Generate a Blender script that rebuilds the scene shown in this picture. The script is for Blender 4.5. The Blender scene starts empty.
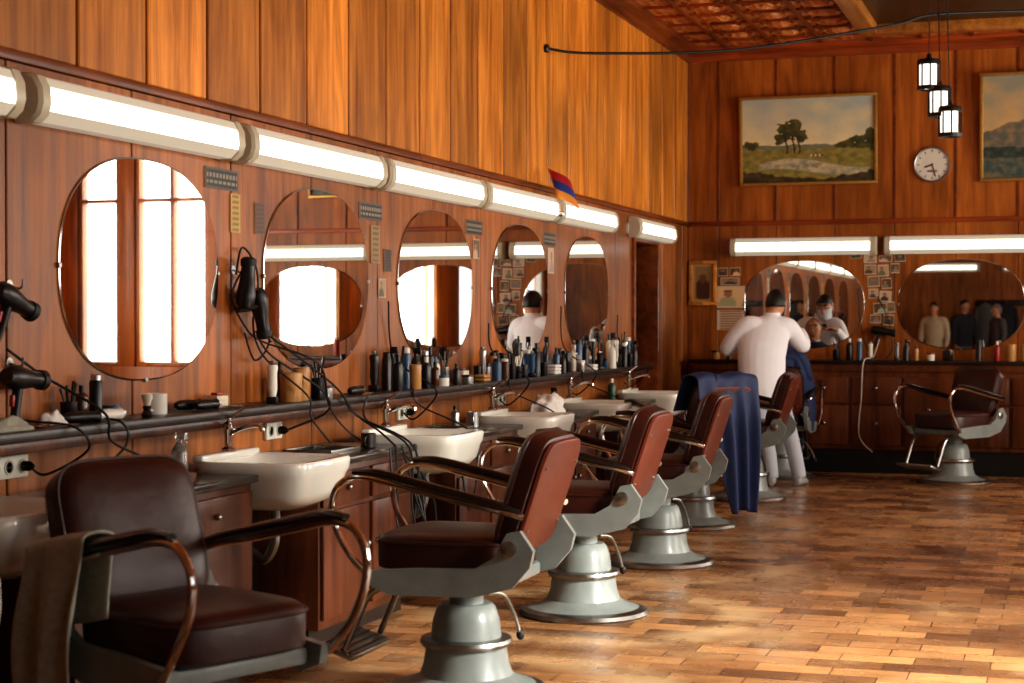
import bpy, bmesh, math, random
from mathutils import Vector, Matrix, noise
random.seed(7)
R=math.radians
scene=bpy.context.scene
COL=scene.collection

# ------------------------------------------------------------------ materials
def lin(c):
    return tuple(((x/12.92) if x<=0.04045 else ((x+0.055)/1.055)**2.4) for x in c)
def s255(r,g,b): return lin((r/255,g/255,b/255))
def c4(c): return (c[0],c[1],c[2],1)

def newmat(name):
    m=bpy.data.materials.new(name); m.use_nodes=True
    nt=m.node_tree; b=nt.nodes['Principled BSDF']
    return m,nt,b
def N(nt,t,**kw):
    n=nt.nodes.new(t)
    for k,v in kw.items(): setattr(n,k,v)
    return n
def simple(name,col,rough=0.5,metal=0.0,var=0.15,scale=12,bump=0.0,coat=0.0,trans=0.0,spec=None):
    m,nt,b=newmat(name)
    tc=N(nt,'ShaderNodeTexCoord'); no=N(nt,'ShaderNodeTexNoise'); no.inputs['Scale'].default_value=scale
    no.inputs['Detail'].default_value=5
    nt.links.new(tc.outputs['Object'],no.inputs['Vector'])
    mr=N(nt,'ShaderNodeMix',data_type='RGBA')
    mr.inputs[6].default_value=c4([x*(1-var) for x in col]); mr.inputs[7].default_value=c4([min(1,x*(1+var)) for x in col])
    nt.links.new(no.outputs['Fac'],mr.inputs[0]); nt.links.new(mr.outputs[2],b.inputs['Base Color'])
    b.inputs['Roughness'].default_value=rough; b.inputs['Metallic'].default_value=metal
    b.inputs['Coat Weight'].default_value=coat; b.inputs['Transmission Weight'].default_value=trans
    if spec is not None: b.inputs['Specular IOR Level'].default_value=spec
    if bump>0:
        bp=N(nt,'ShaderNodeBump'); bp.inputs['Strength'].default_value=bump; bp.inputs['Distance'].default_value=0.01
        nt.links.new(no.outputs['Fac'],bp.inputs['Height']); nt.links.new(bp.outputs['Normal'],b.inputs['Normal'])
    return m
def emis(name,col,st,base=(0.8,0.8,0.8)):
    m,nt,b=newmat(name)
    b.inputs['Base Color'].default_value=c4(base)
    b.inputs['Emission Color'].default_value=c4(col); b.inputs['Emission Strength'].default_value=st
    return m
def wood(name,dark,light,axis='Y',bw=0.5,off=0.0,rough=0.3,grain=22,var=0.35,vert='Z',coat=0.1,spec=0.3):
    m,nt,b=newmat(name); L=nt.links.new
    tc=N(nt,'ShaderNodeTexCoord'); sp=N(nt,'ShaderNodeSeparateXYZ'); L(tc.outputs['Object'],sp.inputs[0])
    a=N(nt,'ShaderNodeMath',operation='ADD'); a.inputs[1].default_value=off+50*bw; L(sp.outputs[axis],a.inputs[0])
    d=N(nt,'ShaderNodeMath',operation='DIVIDE'); d.inputs[1].default_value=bw; L(a.outputs[0],d.inputs[0])
    f=N(nt,'ShaderNodeMath',operation='FLOOR'); L(d.outputs[0],f.inputs[0])
    wn=N(nt,'ShaderNodeTexWhiteNoise',noise_dimensions='1D'); L(f.outputs[0],wn.inputs['W'])
    mp=N(nt,'ShaderNodeMapping')
    sc={'X':grain,'Y':grain,'Z':grain}; sc[vert]=grain*0.055
    mp.inputs['Scale'].default_value=(sc['X'],sc['Y'],sc['Z'])
    va=N(nt,'ShaderNodeVectorMath',operation='MULTIPLY_ADD')
    L(wn.outputs['Color'],va.inputs[0]); va.inputs[1].default_value=(30,30,30); L(tc.outputs['Object'],va.inputs[2])
    L(va.outputs[0],mp.inputs['Vector'])
    n1=N(nt,'ShaderNodeTexNoise'); n1.inputs['Scale'].default_value=1.0; n1.inputs['Detail'].default_value=8; n1.inputs['Roughness'].default_value=0.65; n1.inputs['Distortion'].default_value=0.6
    L(mp.outputs[0],n1.inputs['Vector'])
    mp2=N(nt,'ShaderNodeMapping'); s2={'X':5.0,'Y':5.0,'Z':5.0}; s2[vert]=0.7
    mp2.inputs['Scale'].default_value=(s2['X'],s2['Y'],s2['Z']); L(va.outputs[0],mp2.inputs['Vector'])
    n2=N(nt,'ShaderNodeTexNoise'); n2.inputs['Scale'].default_value=1.0; n2.inputs['Detail'].default_value=3; n2.inputs['Distortion'].default_value=1.5
    L(mp2.outputs[0],n2.inputs['Vector'])
    mx=N(nt,'ShaderNodeMath',operation='MULTIPLY_ADD'); mx.inputs[1].default_value=0.5
    hm=N(nt,'ShaderNodeMath',operation='MULTIPLY'); hm.inputs[1].default_value=0.5; L(n2.outputs['Fac'],hm.inputs[0])
    L(n1.outputs['Fac'],mx.inputs[0]); L(hm.outputs[0],mx.inputs[2])
    cr=N(nt,'ShaderNodeValToRGB'); e=cr.color_ramp.elements
    e[0].position=0.36; e[0].color=c4(dark); e[1].position=0.62; e[1].color=c4(light)
    L(mx.outputs[0],cr.inputs[0])
    n3=N(nt,'ShaderNodeTexNoise'); n3.inputs['Scale'].default_value=0.9; n3.inputs['Detail'].default_value=5; L(tc.outputs['Object'],n3.inputs['Vector'])
    ag=N(nt,'ShaderNodeMapRange'); ag.inputs['From Min'].default_value=0.3; ag.inputs['From Max'].default_value=0.7; ag.inputs['To Min'].default_value=0.66; ag.inputs['To Max'].default_value=1.2; L(n3.outputs['Fac'],ag.inputs['Value'])
    hs=N(nt,'ShaderNodeHueSaturation')
    vm=N(nt,'ShaderNodeMapRange'); vm.inputs['To Min'].default_value=1-var; vm.inputs['To Max'].default_value=1+var*0.7
    vv=N(nt,'ShaderNodeMath',operation='MULTIPLY'); L(vm.outputs[0],vv.inputs[0]); L(ag.outputs[0],vv.inputs[1])
    L(wn.outputs['Value'],vm.inputs['Value']); L(vv.outputs[0],hs.inputs['Value']); L(cr.outputs[0],hs.inputs['Color'])
    L(hs.outputs[0],b.inputs['Base Color'])
    rr=N(nt,'ShaderNodeMapRange'); rr.inputs['To Min'].default_value=rough-0.06; rr.inputs['To Max'].default_value=rough+0.14
    L(n2.outputs['Fac'],rr.inputs['Value']); L(rr.outputs[0],b.inputs['Roughness'])
    bp=N(nt,'ShaderNodeBump'); bp.inputs['Strength'].default_value=0.18; bp.inputs['Distance'].default_value=0.01
    L(mx.outputs[0],bp.inputs['Height']); L(bp.outputs['Normal'],b.inputs['Normal'])
    b.inputs['Coat Weight'].default_value=coat; b.inputs['Coat Roughness'].default_value=0.15
    b.inputs['Specular IOR Level'].default_value=spec
    return m

M_upL=wood('wood_upper_left',s255(158,90,26),s255(236,154,60),'Y',0.5,0.0,0.35)
M_loL=wood('wood_lower_left',s255(112,60,24),s255(186,112,50),'Y',0.83,0.25,0.34,var=0.2)
M_upB=wood('wood_upper_back',s255(132,70,24),s255(194,114,42),'X',0.55,0.3,0.36,var=0.2)
M_loB=wood('wood_lower_back',s255(126,68,26),s255(188,112,44),'X',0.55,0.3,0.34,var=0.2)
M_trim=wood('wood_trim',s255(92,44,18),s255(152,78,30),'Y',3.0,0,0.35,vert='Y')
M_trimx=wood('wood_trim_cross',s255(104,46,18),s255(180,84,32),'X',3.0,0,0.35,vert='X')
M_cab=wood('wood_cabinet',s255(46,22,13),s255(96,50,26),'Y',0.53,0,0.3,var=0.2)
M_cabB=wood('wood_cabinet_back',s255(70,35,17),s255(122,66,32),'X',0.5,0,0.3,var=0.2)
M_dark=simple('dark_stained_wood',s255(28,17,12),0.35,var=0.3,scale=6)
M_black=simple('black_plastic',s255(14,13,13),0.35,var=0.2)
M_rub=simple('black_rubber',s255(16,15,15),0.6)
M_chrome=simple('chrome',(0.62,0.6,0.57),0.12,1.0,var=0.08,scale=8)
M_steel=simple('worn_steel',(0.30,0.30,0.28),0.32,1.0,var=0.3,scale=20)
M_enam=simple('grey_enamel',s255(124,131,127),0.36,var=0.35,scale=10,bump=0.06,coat=0.1)
M_leather=simple('oxblood_leather',s255(54,22,15),0.38,var=0.45,scale=12,bump=0.25,spec=0.4)
M_leatherB=simple('oxblood_leather_back',s255(96,42,24),0.38,var=0.3,scale=9,bump=0.15,spec=0.4)
M_armpad=simple('armrest_bakelite',s255(16,12,11),0.25,var=0.2,spec=0.5)
M_china=simple('white_porcelain',s255(218,217,206),0.12,var=0.05,scale=4,coat=0.4)
M_white=simple('white_paint',s255(225,220,205),0.4,var=0.06)
M_ctop=simple('dark_stone_counter',s255(50,44,38),0.18,var=0.5,scale=60)
M_mirror=simple('mirror_silver',(0.86,0.86,0.84),0.012,1.0,var=0.01)
M_mir_edge=simple('mirror_bevel',(0.40,0.40,0.38),0.15,1.0,var=0.05)
M_lampcase=simple('lamp_cream_case',s255(196,188,164),0.4,var=0.08)
M_lampglow=emis('lamp_translucent_cover',(1.0,0.93,0.78),0.22,s255(196,188,164))
M_diff=emis('lamp_diffuser',(1.0,0.96,0.86),2.3)
M_pend=emis('pendant_glass',(1.0,0.93,0.80),1.5)
M_gold=simple('gilt_frame',s255(176,136,70),0.4,0.5,var=0.3,scale=40,bump=0.2)
M_blue=simple('navy_cape_cloth',s255(28,44,84),0.7,var=0.3,scale=9,bump=0.1)
M_coat=simple('white_coat_cloth',s255(240,242,245),0.75,var=0.06,scale=8,bump=0.08)
M_trou=simple('grey_trousers_cloth',s255(178,184,192),0.8,var=0.1,scale=10)
M_shoe=simple('shoe_leather',s255(150,150,150),0.45)
M_skin=simple('skin',s255(204,150,116),0.5,var=0.08,scale=20)
M_hair=simple('dark_hair',s255(24,18,15),0.5,var=0.3,scale=60,bump=0.3)
M_ghair=simple('grey_hair',s255(120,112,104),0.6,var=0.3,scale=60,bump=0.3)
M_eyew=simple('eye_white',s255(230,225,220),0.2)
M_eyeb=simple('eye_iris',s255(35,22,15),0.15)
M_lip=simple('lips',s255(160,85,75),0.45)
M_mask=simple('surgical_mask_cloth',s255(218,226,232),0.8)
M_towel=simple('grey_green_towel',s255(158,160,144),0.95,var=0.3,scale=40,bump=0.5)
M_wtowel=simple('white_towel',s255(225,222,215),0.95,var=0.1,scale=40,bump=0.5)
M_amber=simple('amber_plastic',s255(196,144,84),0.3,trans=0.2)
M_brown=simple('brown_glass',s255(84,48,24),0.15,trans=0.2)
M_paper=simple('paper',s255(210,200,176),0.6,var=0.15,scale=20)
M_red=simple('red_plastic',s255(150,30,24),0.35)
M_green=simple('green_plastic',s255(50,80,58),0.35)
M_clear=simple('clear_plastic',s255(225,232,232),0.08,trans=0.85,var=0.02)
M_teal=simple('blue_plastic',s255(52,84,116),0.3)
M_silver=simple('silver_can',(0.45,0.45,0.45),0.3,0.9)
M_fred=simple('flag_red',s255(196,32,44),0.7); M_fblue=simple('flag_blue',s255(36,60,150),0.7); M_for=simple('flag_orange',s255(236,150,40),0.7)

# ------------------------------------------------------------------ mesh builder
class MB:
    def __init__(s): s.bm=bmesh.new(); s.mats=[]
    def mi(s,m):
        if m not in s.mats: s.mats.append(m)
        return s.mats.index(m)
    def add(s,verts,faces,mat,M=None):
        k=s.mi(mat)
        vs=[s.bm.verts.new((M@Vector(v)) if M is not None else v) for v in verts]
        for f in faces:
            try:
                fc=s.bm.faces.new([vs[i] for i in f]); fc.material_index=k; fc.smooth=True
            except ValueError: pass
    def box(s,lo,hi,mat,bevel=0.0,seg=2,M=None):
        t=bmesh.new(); bmesh.ops.create_cube(t,size=1)
        for v in t.verts:
            v.co=Vector([(lo[i]+hi[i])/2+v.co[i]*(hi[i]-lo[i]) for i in range(3)])
        if bevel>0: bmesh.ops.bevel(t,geom=t.edges[:],offset=bevel,segments=seg,profile=0.5,affect='EDGES')
        t.verts.index_update()
        s.add([v.co.copy() for v in t.verts],[[v.index for v in f.verts] for f in t.faces],mat,M); t.free()
    def rings(s,rings,mat,M=None,cap0=True,cap1=True,closed=True):
        n=len(rings[0]); vs=[]; fs=[]
        for r in rings: vs+=list(r)
        for i in range(len(rings)-1):
            for j in range(n if closed else n-1):
                a=i*n+j; b=i*n+(j+1)%n
                fs.append([a,b,b+n,a+n])
        if cap0: fs.append(list(range(n))[::-1])
        if cap1: fs.append([(len(rings)-1)*n+j for j in range(n)])
        s.add(vs,fs,mat,M)
    def lathe(s,prof,mat,M=None,n=24,cap0=True,cap1=True):
        s.rings([[(max(r,1e-4)*math.cos(2*math.pi*j/n),max(r,1e-4)*math.sin(2*math.pi*j/n),z) for j in range(n)] for r,z in prof],mat,M,cap0,cap1)
    def tube(s,pts,r,mat,M=None,n=8,sm=6,fl=1.0):
        pts=[Vector(p) for p in pts]
        rr=r if isinstance(r,(list,tuple)) else [r]*len(pts)
        if sm>1 and len(pts)>2:
            P=[];Q=[]
            for i in range(len(pts)-1):
                p0=pts[max(i-1,0)];p1=pts[i];p2=pts[i+1];p3=pts[min(i+2,len(pts)-1)]
                for k in range(sm):
                    t=k/sm
                    P.append(0.5*((2*p1)+(p2-p0)*t+(2*p0-5*p1+4*p2-p3)*t*t+(3*p1-p0-3*p2+p3)*t**3)); Q.append(rr[i]*(1-t)+rr[i+1]*t)
            P.append(pts[-1]);Q.append(rr[-1]); pts,rr=P,Q
        out=[]; up=None
        for i,p in enumerate(pts):
            d=(pts[min(i+1,len(pts)-1)]-pts[max(i-1,0)])
            if d.length<1e-9: d=Vector((0,0,1))
            d.normalize()
            if up is None:
                up=Vector((0,0,1)) if abs(d.z)<0.9 else Vector((1,0,0))
            x=up.cross(d); 
            if x.length<1e-6: x=Vector((1,0,0)).cross(d)
            x.normalize(); up=d.cross(x).normalized()
            out.append([p+(x*math.cos(2*math.pi*j/n)*rr[i]+up*math.sin(2*math.pi*j/n)*rr[i]*fl) for j in range(n)])
        s.rings(out,mat,M)
    def ell(s,c,r,mat,M=None,n=16,m=10,fn=None):
        rg=[]
        for i in range(m+1):
            a=-math.pi/2+math.pi*i/m
            ca=max(math.cos(a),0.02)
            row=[]
            for j in range(n):
                b=2*math.pi*j/n
                p=Vector((ca*math.cos(b),ca*math.sin(b),math.sin(a)))
                if fn: p=fn(p)
                row.append((c[0]+p.x*r[0],c[1]+p.y*r[1],c[2]+p.z*r[2]))
            rg.append(row)
        s.rings(rg,mat,M)
    def prism(s,poly,y0,y1,mat,M=None):
        s.rings([[(x,y0,z) for x,z in poly],[(x,y1,z) for x,z in poly]],mat,M)
    def grid(s,fn,nu,nv,mat,M=None):
        vs=[fn(i/nu,j/nv) for i in range(nu+1) for j in range(nv+1)]
        fs=[[i*(nv+1)+j,(i+1)*(nv+1)+j,(i+1)*(nv+1)+j+1,i*(nv+1)+j+1] for i in range(nu) for j in range(nv)]
        s.add(vs,fs,mat,M)
    def mesh(s,name,ang=35):
        bmesh.ops.recalc_face_normals(s.bm,faces=s.bm.faces[:])
        me=bpy.data.meshes.new(name); s.bm.to_mesh(me); s.bm.free()
        for m in s.mats: me.materials.append(m)
        me.set_sharp_from_angle(angle=R(ang))
        return me
    def obj(s,name,parent=None,ang=35,loc=None,rot=None):
        o=bpy.data.objects.new(name,s.mesh(name,ang)); COL.objects.link(o)
        if parent: o.parent=parent
        if loc: o.location=loc
        if rot: o.rotation_euler=rot
        return o
def empty(name,loc=(0,0,0),rot=(0,0,0)):
    e=bpy.data.objects.new(name,None); e.empty_display_size=0.1; COL.objects.link(e); e.location=loc; e.rotation_euler=rot; return e
def T(x,y,z): return Matrix.Translation((x,y,z))
def RX(a): return Matrix.Rotation(a,4,'X')
def RY(a): return Matrix.Rotation(a,4,'Y')
def RZ(a): return Matrix.Rotation(a,4,'Z')

XL,XR,YB,YF,H=-3.5,3.6,16.1,-3.0,4.0
SEAM=2.32
DOOR=(13.95,14.75,2.06)
# ------------------------------------------------------------------ floor
def floor_mat():
    m,nt,b=newmat('parquet_vinyl_floor'); L=nt.links.new
    tc=N(nt,'ShaderNodeTexCoord')
    def brick(rot,w,h,c1,c2,mort):
        mp=N(nt,'ShaderNodeMapping'); mp.inputs['Rotation'].default_value=(0,0,rot); L(tc.outputs['Object'],mp.inputs['Vector'])
        br=N(nt,'ShaderNodeTexBrick'); br.inputs['Scale'].default_value=1; br.inputs['Brick Width'].default_value=w; br.inputs['Row Height'].default_value=h
        br.inputs['Mortar Size'].default_value=0.003; br.inputs['Mortar Smooth'].default_value=0.3
        br.inputs['Color1'].default_value=c4(c1); br.inputs['Color2'].default_value=c4(c2); br.inputs['Mortar'].default_value=c4(mort); br.offset=0.37
        L(mp.outputs[0],br.inputs['Vector']); return br,mp
    br,mp=brick(0,0.30,0.15,s255(196,144,92),s255(110,72,44),s255(64,40,26))
    n=N(nt,'ShaderNodeTexNoise'); n.inputs['Scale'].default_value=1; n.inputs['Detail'].default_value=6
    mg=N(nt,'ShaderNodeMapping'); mg.inputs['Scale'].default_value=(5,26,1); L(tc.outputs['Object'],mg.inputs['Vector']); L(mg.outputs[0],n.inputs['Vector'])
    mx=N(nt,'ShaderNodeMix',data_type='RGBA',blend_type='MULTIPLY'); mx.inputs[0].default_value=0.5
    cr=N(nt,'ShaderNodeValToRGB'); cr.color_ramp.elements[0].position=0.3; cr.color_ramp.elements[0].color=(0.45,0.4,0.36,1); cr.color_ramp.elements[1].position=0.62; cr.color_ramp.elements[1].color=(1,1,1,1)
    L(n.outputs['Fac'],cr.inputs[0]); L(br.outputs['Color'],mx.inputs[6]); L(cr.outputs[0],mx.inputs[7])
    big=N(nt,'ShaderNodeTexNoise'); big.inputs['Scale'].default_value=3.0; big.inputs['Detail'].default_value=9; big.inputs['Roughness'].default_value=0.6; L(tc.outputs['Object'],big.inputs['Vector'])
    tot=None
    for (cx,cy,rad) in [(-2.1,6.0,.68),(-2.15,7.8,.70),(-2.2,9.55,.66),(-2.3,11.35,.62)]:
        d=N(nt,'ShaderNodeVectorMath',operation='DISTANCE'); d.inputs[1].default_value=(cx,cy,0); L(tc.outputs['Object'],d.inputs[0])
        s1=N(nt,'ShaderNodeMath',operation='SUBTRACT'); s1.inputs[1].default_value=rad; L(d.outputs['Value'],s1.inputs[0])
        ab=N(nt,'ShaderNodeMath',operation='ABSOLUTE'); L(s1.outputs[0],ab.inputs[0])
        r=N(nt,'ShaderNodeMapRange'); r.inputs['From Min'].default_value=0.05; r.inputs['From Max'].default_value=0.19; r.inputs['To Min'].default_value=1; r.inputs['To Max'].default_value=0; L(ab.outputs[0],r.inputs['Value'])
        if tot is None: tot=r
        else:
            mm=N(nt,'ShaderNodeMath',operation='MAXIMUM'); L(tot.outputs[0],mm.inputs[0]); L(r.outputs[0],mm.inputs[1]); tot=mm
    nm=N(nt,'ShaderNodeMapRange'); nm.inputs['From Min'].default_value=0.33; nm.inputs['From Max'].default_value=0.58; L(big.outputs['Fac'],nm.inputs['Value'])
    w=N(nt,'ShaderNodeMath',operation='MULTIPLY'); L(tot.outputs[0],w.inputs[0]); L(nm.outputs[0],w.inputs[1])
    sc=N(nt,'ShaderNodeTexNoise'); sc.inputs['Scale'].default_value=1.1; sc.inputs['Detail'].default_value=10; sc.inputs['Roughness'].default_value=0.68; L(tc.outputs['Object'],sc.inputs['Vector'])
    scr=N(nt,'ShaderNodeMapRange'); scr.inputs['From Min'].default_value=0.50; scr.inputs['From Max'].default_value=0.66; scr.inputs['To Max'].default_value=0.6; L(sc.outputs['Fac'],scr.inputs['Value'])
    mxw=N(nt,'ShaderNodeMath',operation='MAXIMUM'); L(w.outputs[0],mxw.inputs[0]); L(scr.outputs[0],mxw.inputs[1])
    w2=N(nt,'ShaderNodeMath',operation='MULTIPLY'); w2.inputs[1].default_value=0.66; L(mxw.outputs[0],w2.inputs[0])
    # darker grimy areas
    dk=N(nt,'ShaderNodeMapRange'); dk.inputs['From Min'].default_value=0.32; dk.inputs['From Max'].default_value=0.48; dk.inputs['To Min'].default_value=0.62; dk.inputs['To Max'].default_value=1.0; L(sc.outputs['Fac'],dk.inputs['Value'])
    hv=N(nt,'ShaderNodeHueSaturation'); L(dk.outputs[0],hv.inputs['Value']); L(mx.outputs[2],hv.inputs['Color'])
    m2=N(nt,'ShaderNodeMix',data_type='RGBA'); L(w2.outputs[0],m2.inputs[0]); L(hv.outputs[0],m2.inputs[6]); m2.inputs[7].default_value=c4(s255(206,176,132))
    L(m2.outputs[2],b.inputs['Base Color'])
    rr=N(nt,'ShaderNodeMapRange'); rr.inputs['From Min'].default_value=0.35; rr.inputs['From Max'].default_value=0.65; rr.inputs['To Min'].default_value=0.14; rr.inputs['To Max'].default_value=0.42; L(big.outputs['Fac'],rr.inputs['Value']); L(rr.outputs[0],b.inputs['Roughness'])
    bp=N(nt,'ShaderNodeBump'); bp.inputs['Strength'].default_value=0.3; bp.inputs['Distance'].default_value=0.004
    hh=N(nt,'ShaderNodeMath',operation='MULTIPLY_ADD'); hh.inputs[1].default_value=0.6; L(big.outputs['Fac'],hh.inputs[0]); L(br.outputs['Fac'],hh.inputs[2])
    inv=N(nt,'ShaderNodeMath',operation='MULTIPLY'); inv.inputs[1].default_value=-1; L(hh.outputs[0],inv.inputs[0])
    L(inv.outputs[0],bp.inputs['Height']); L(bp.outputs['Normal'],b.inputs['Normal'])
    b.inputs['Specular IOR Level'].default_value=0.6
    return m
mb=MB(); mb.box((XL-1.8,YF-0.2,-0.1),(XR+0.2,YB+0.2,0),floor_mat()); mb.obj('floor')

# ------------------------------------------------------------------ ceiling
def ceil_mat():
    m,nt,b=newmat('pressed_ceiling'); L=nt.links.new
    tc=N(nt,'ShaderNodeTexCoord')
    v=N(nt,'ShaderNodeTexVoronoi'); v.inputs['Scale'].default_value=11; v.inputs['Randomness'].default_value=0.5; L(tc.outputs['Object'],v.inputs['Vector'])
    n=N(nt,'ShaderNodeTexNoise'); n.inputs['Scale'].default_value=16; n.inputs['Detail'].default_value=5; L(tc.outputs['Object'],n.inputs['Vector'])
    a=N(nt,'ShaderNodeMath',operation='MULTIPLY_ADD'); a.inputs[1].default_value=1.3; L(v.outputs['Distance'],a.inputs[0]); L(n.outputs['Fac'],a.inputs[2])
    cr=N(nt,'ShaderNodeValToRGB'); cr.color_ramp.elements[0].position=0.6; cr.color_ramp.elements[0].color=c4(s255(64,30,18)); cr.color_ramp.elements[1].position=1.1; cr.color_ramp.elements[1].color=c4(s255(214,136,74))
    L(a.outputs[0],cr.inputs[0]); L(cr.outputs[0],b.inputs['Base Color'])
    bp=N(nt,'ShaderNodeBump'); bp.inputs['Strength'].default_value=1.0; bp.inputs['Distance'].default_value=0.04; L(a.outputs[0],bp.inputs['Height']); L(bp.outputs['Normal'],b.inputs['Normal'])
    b.inputs['Roughness'].default_value=0.32
    return m
mb=MB(); CM=ceil_mat()
mb.box((XL-0.2,YF-0.2,H),(XR+0.2,YB+0.2,H+0.15),CM)
x=XL+0.4
while x<XR-0.1:
    mb.box((x-0.02,YF,H-0.025),(x+0.02,YB,H+0.01),M_trim,0.006); x+=0.45
y=YB-0.5
while y>YF:
    mb.box((XL,y-0.02,H-0.022),(XR,y+0.02,H+0.01),M_trimx,0.006); y-=0.45
x=XL+0.625
while x<XR-0.2:
    y=YB-0.725
    while y>8:
        mb.lathe([(0.15,0.02),(0.14,-0.012),(0.10,-0.006),(0.08,-0.025),(0.03,-0.035),(0.001,-0.036)],CM,T(x,y,H),n=12)
        for q in range(4):
            a=q*math.pi/2+math.pi/4; mb.ell((x+.165*math.cos(a)*1.1,y+.165*math.sin(a)*1.1,H-.005),(.03,.03,.02),M_trim,n=8,m=6)
        y-=0.45
    x+=0.45
mb.obj('ceiling')
M_coffer=wood('wood_light_coffer',s255(160,94,34),s255(228,154,72),'X',3.0,0,0.35,vert='Y')
mb=MB()
fx0,fx1,fy0,fy1=-1.75,1.4,12.0,15.1
for lo,hi in [((fx0,fy0,H-.13),(fx0+.16,fy1,H)),((fx1-.16,fy0,H-.13),(fx1,fy1,H)),((fx0+.16,fy0,H-.13),(fx1-.16,fy0+.16,H)),((fx0+.16,fy1-.16,H-.13),(fx1-.16,fy1,H))]:
    mb.box(lo,hi,M_coffer,0.012)
mb.obj('trim_6')
mb=MB()
mb.box((fx0+.16,fy0+.16,H-.05),(fx1-.16,fy1-.16,H-0.03),M_dark,0.004); mb.obj('trim_7')
mb=MB(); 
mb.prism([(XL,H),(XL+.13,H),(XL+.11,H-.04),(XL+.04,H-.07),(XL+.03,H-.13),(XL,H-.13)],YF,YB,M_trim); mb.obj('trim_1')
mb=MB()
poly=[(0,H),(.13,H),(.11,H-.04),(.04,H-.07),(.03,H-.13),(0,H-.13)]
mb.rings([[(XL+.02,YB-a,z) for a,z in poly],[(XR,YB-a,z) for a,z in poly]],M_trimx); mb.obj('trim_2')

# ------------------------------------------------------------------ left wall
M_wback=simple('wall_backing',s255(34,17,10),0.6)
mb=MB()
d0,d1,dz=DOOR
mb.box((XL-.2,YF-.2,0),(XL-.02,d0-.06,H),M_wback); mb.box((XL-.2,d1+.06,0),(XL-.02,YB+.2,H),M_wback); mb.box((XL-.2,d0-.06,dz+.06),(XL-.02,d1+.06,H),M_wback)
y=-3.0
while y<YB-0.01:
    y2=min(y+0.5,YB); mb.box((XL-.022,y+.010,SEAM+.02),(XL,y2-.010,H),M_upL,0.005,1); y=y2
y=-3.25
while y<YB-0.01:
    a=max(y,YF); y2=min(y+0.83,YB)
    segs=[(a,y2,0)]
    if a<d1+.06 and y2>d0-.06:
        segs=[]
        if a<d0-.06: segs.append((a,d0-.06,0))
        if y2>d1+.06: segs.append((d1+.06,y2,0))
        segs.append((max(a,d0-.06),min(y2,d1+.06),dz+.06))
    for q0,q1,zz in segs:
        if q1-q0>0.03: mb.box((XL-.022,q0+.005,zz),(XL,q1-.005,SEAM-.02),M_loL,0.003,1)
    y+=0.83
mb.obj('wall_left')
mb=MB(); mb.box((XL+.0,YF,SEAM-.018),(XL+.012,YB,SEAM+.018),M_trim,0.004); mb.obj('trim_3')
mb=MB()
mb.box((XL-.2,d0-.06,0),(XL+.025,d0,dz+.06),M_trim,0.006); mb.box((XL-.2,d1,0),(XL+.025,d1+.06,dz+.06),M_trim,0.006); mb.box((XL-.2,d0,dz),(XL+.025,d1,dz+.06),M_trim,0.006)
mb.obj('door_1')
mb=MB()
mb.box((XL-1.75,d0-.4,0),(XL-1.65,d1+1.4,2.6),M_loL); mb.box((XL-1.65,d0-.5,0),(XL-.2,d0-.4,2.6),M_loL); mb.box((XL-1.65,d1+1.3,0),(XL-.2,d1+1.4,2.6),M_loL); mb.box((XL-1.65,d0-.4,2.5),(XL-.2,d1+1.3,2.6),M_dark)
mb.obj('wall_corridor')
mb=MB(); mb.box((XL,YF,0),(XL+.02,d0-.07,.12),M_dark,.004); mb.box((XL,d1+.07,0),(XL+.02,YB,.12),M_dark,.004); mb.obj('baseboard_left')
pl=bpy.data.lights.new('corridor_fill','POINT'); pl.energy=.4; pl.color=(1,.6,.35); pl.shadow_soft_size=.1  # added fill light without a known source, lifts the doorway from black
po=bpy.data.objects.new('corridor_fill',pl); COL.objects.link(po); po.location=(XL-.9,d1+.8,2.2)

# ------------------------------------------------------------------ back wall with side windows
wz0,wz1=0.9,3.45
mb=MB()
def bwall(x0,x1,z0,z1): mb.box((x0,YB+.02,z0),(x1,YB+.2,z1),M_wback)
bwall(XL-.2,1.70,0,H); bwall(1.70,3.28,0,wz0); bwall(1.70,3.28,wz1,H); bwall(3.28,XR+.2,0,H); bwall(2.58,2.77,wz0,wz1)
x=XL-0.25
while x<XR:
    a=max(x,XL); b2=min(x+.55,XR)
    if b2-a>0.05:
        if b2<=1.72:
            mb.box((a+.008,YB,SEAM+.02),(b2-.008,YB+.022,H),M_upB,0.004,1); mb.box((a+.003,YB,0),(b2-.003,YB+.022,SEAM-.02),M_loB,0.003,1)
            mb.box((a-.011,YB-.012,SEAM+.02),(a+.011,YB+.01,H),M_trim,0.004,1)
        elif a<1.72:
            mb.box((a+.008,YB,0),(1.70,YB+.022,H),M_upB,0.004,1)
    x+=.55
mb.box((1.70,YB,0),(3.28,YB+.022,wz0),M_loB,.003); mb.box((1.70,YB,wz1),(3.28,YB+.022,H),M_upB,.003); mb.box((3.28,YB,0),(XR,YB+.022,H),M_upB,.003); mb.box((2.58,YB,wz0),(2.77,YB+.022,wz1),M_upB,.003)
mb.obj('wall_back')
mb=MB(); mb.box((XL+.02,YB-.012,SEAM-.022),(1.70,YB+.0,SEAM+.022),M_trimx,0.004); mb.obj('trim_4')

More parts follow.
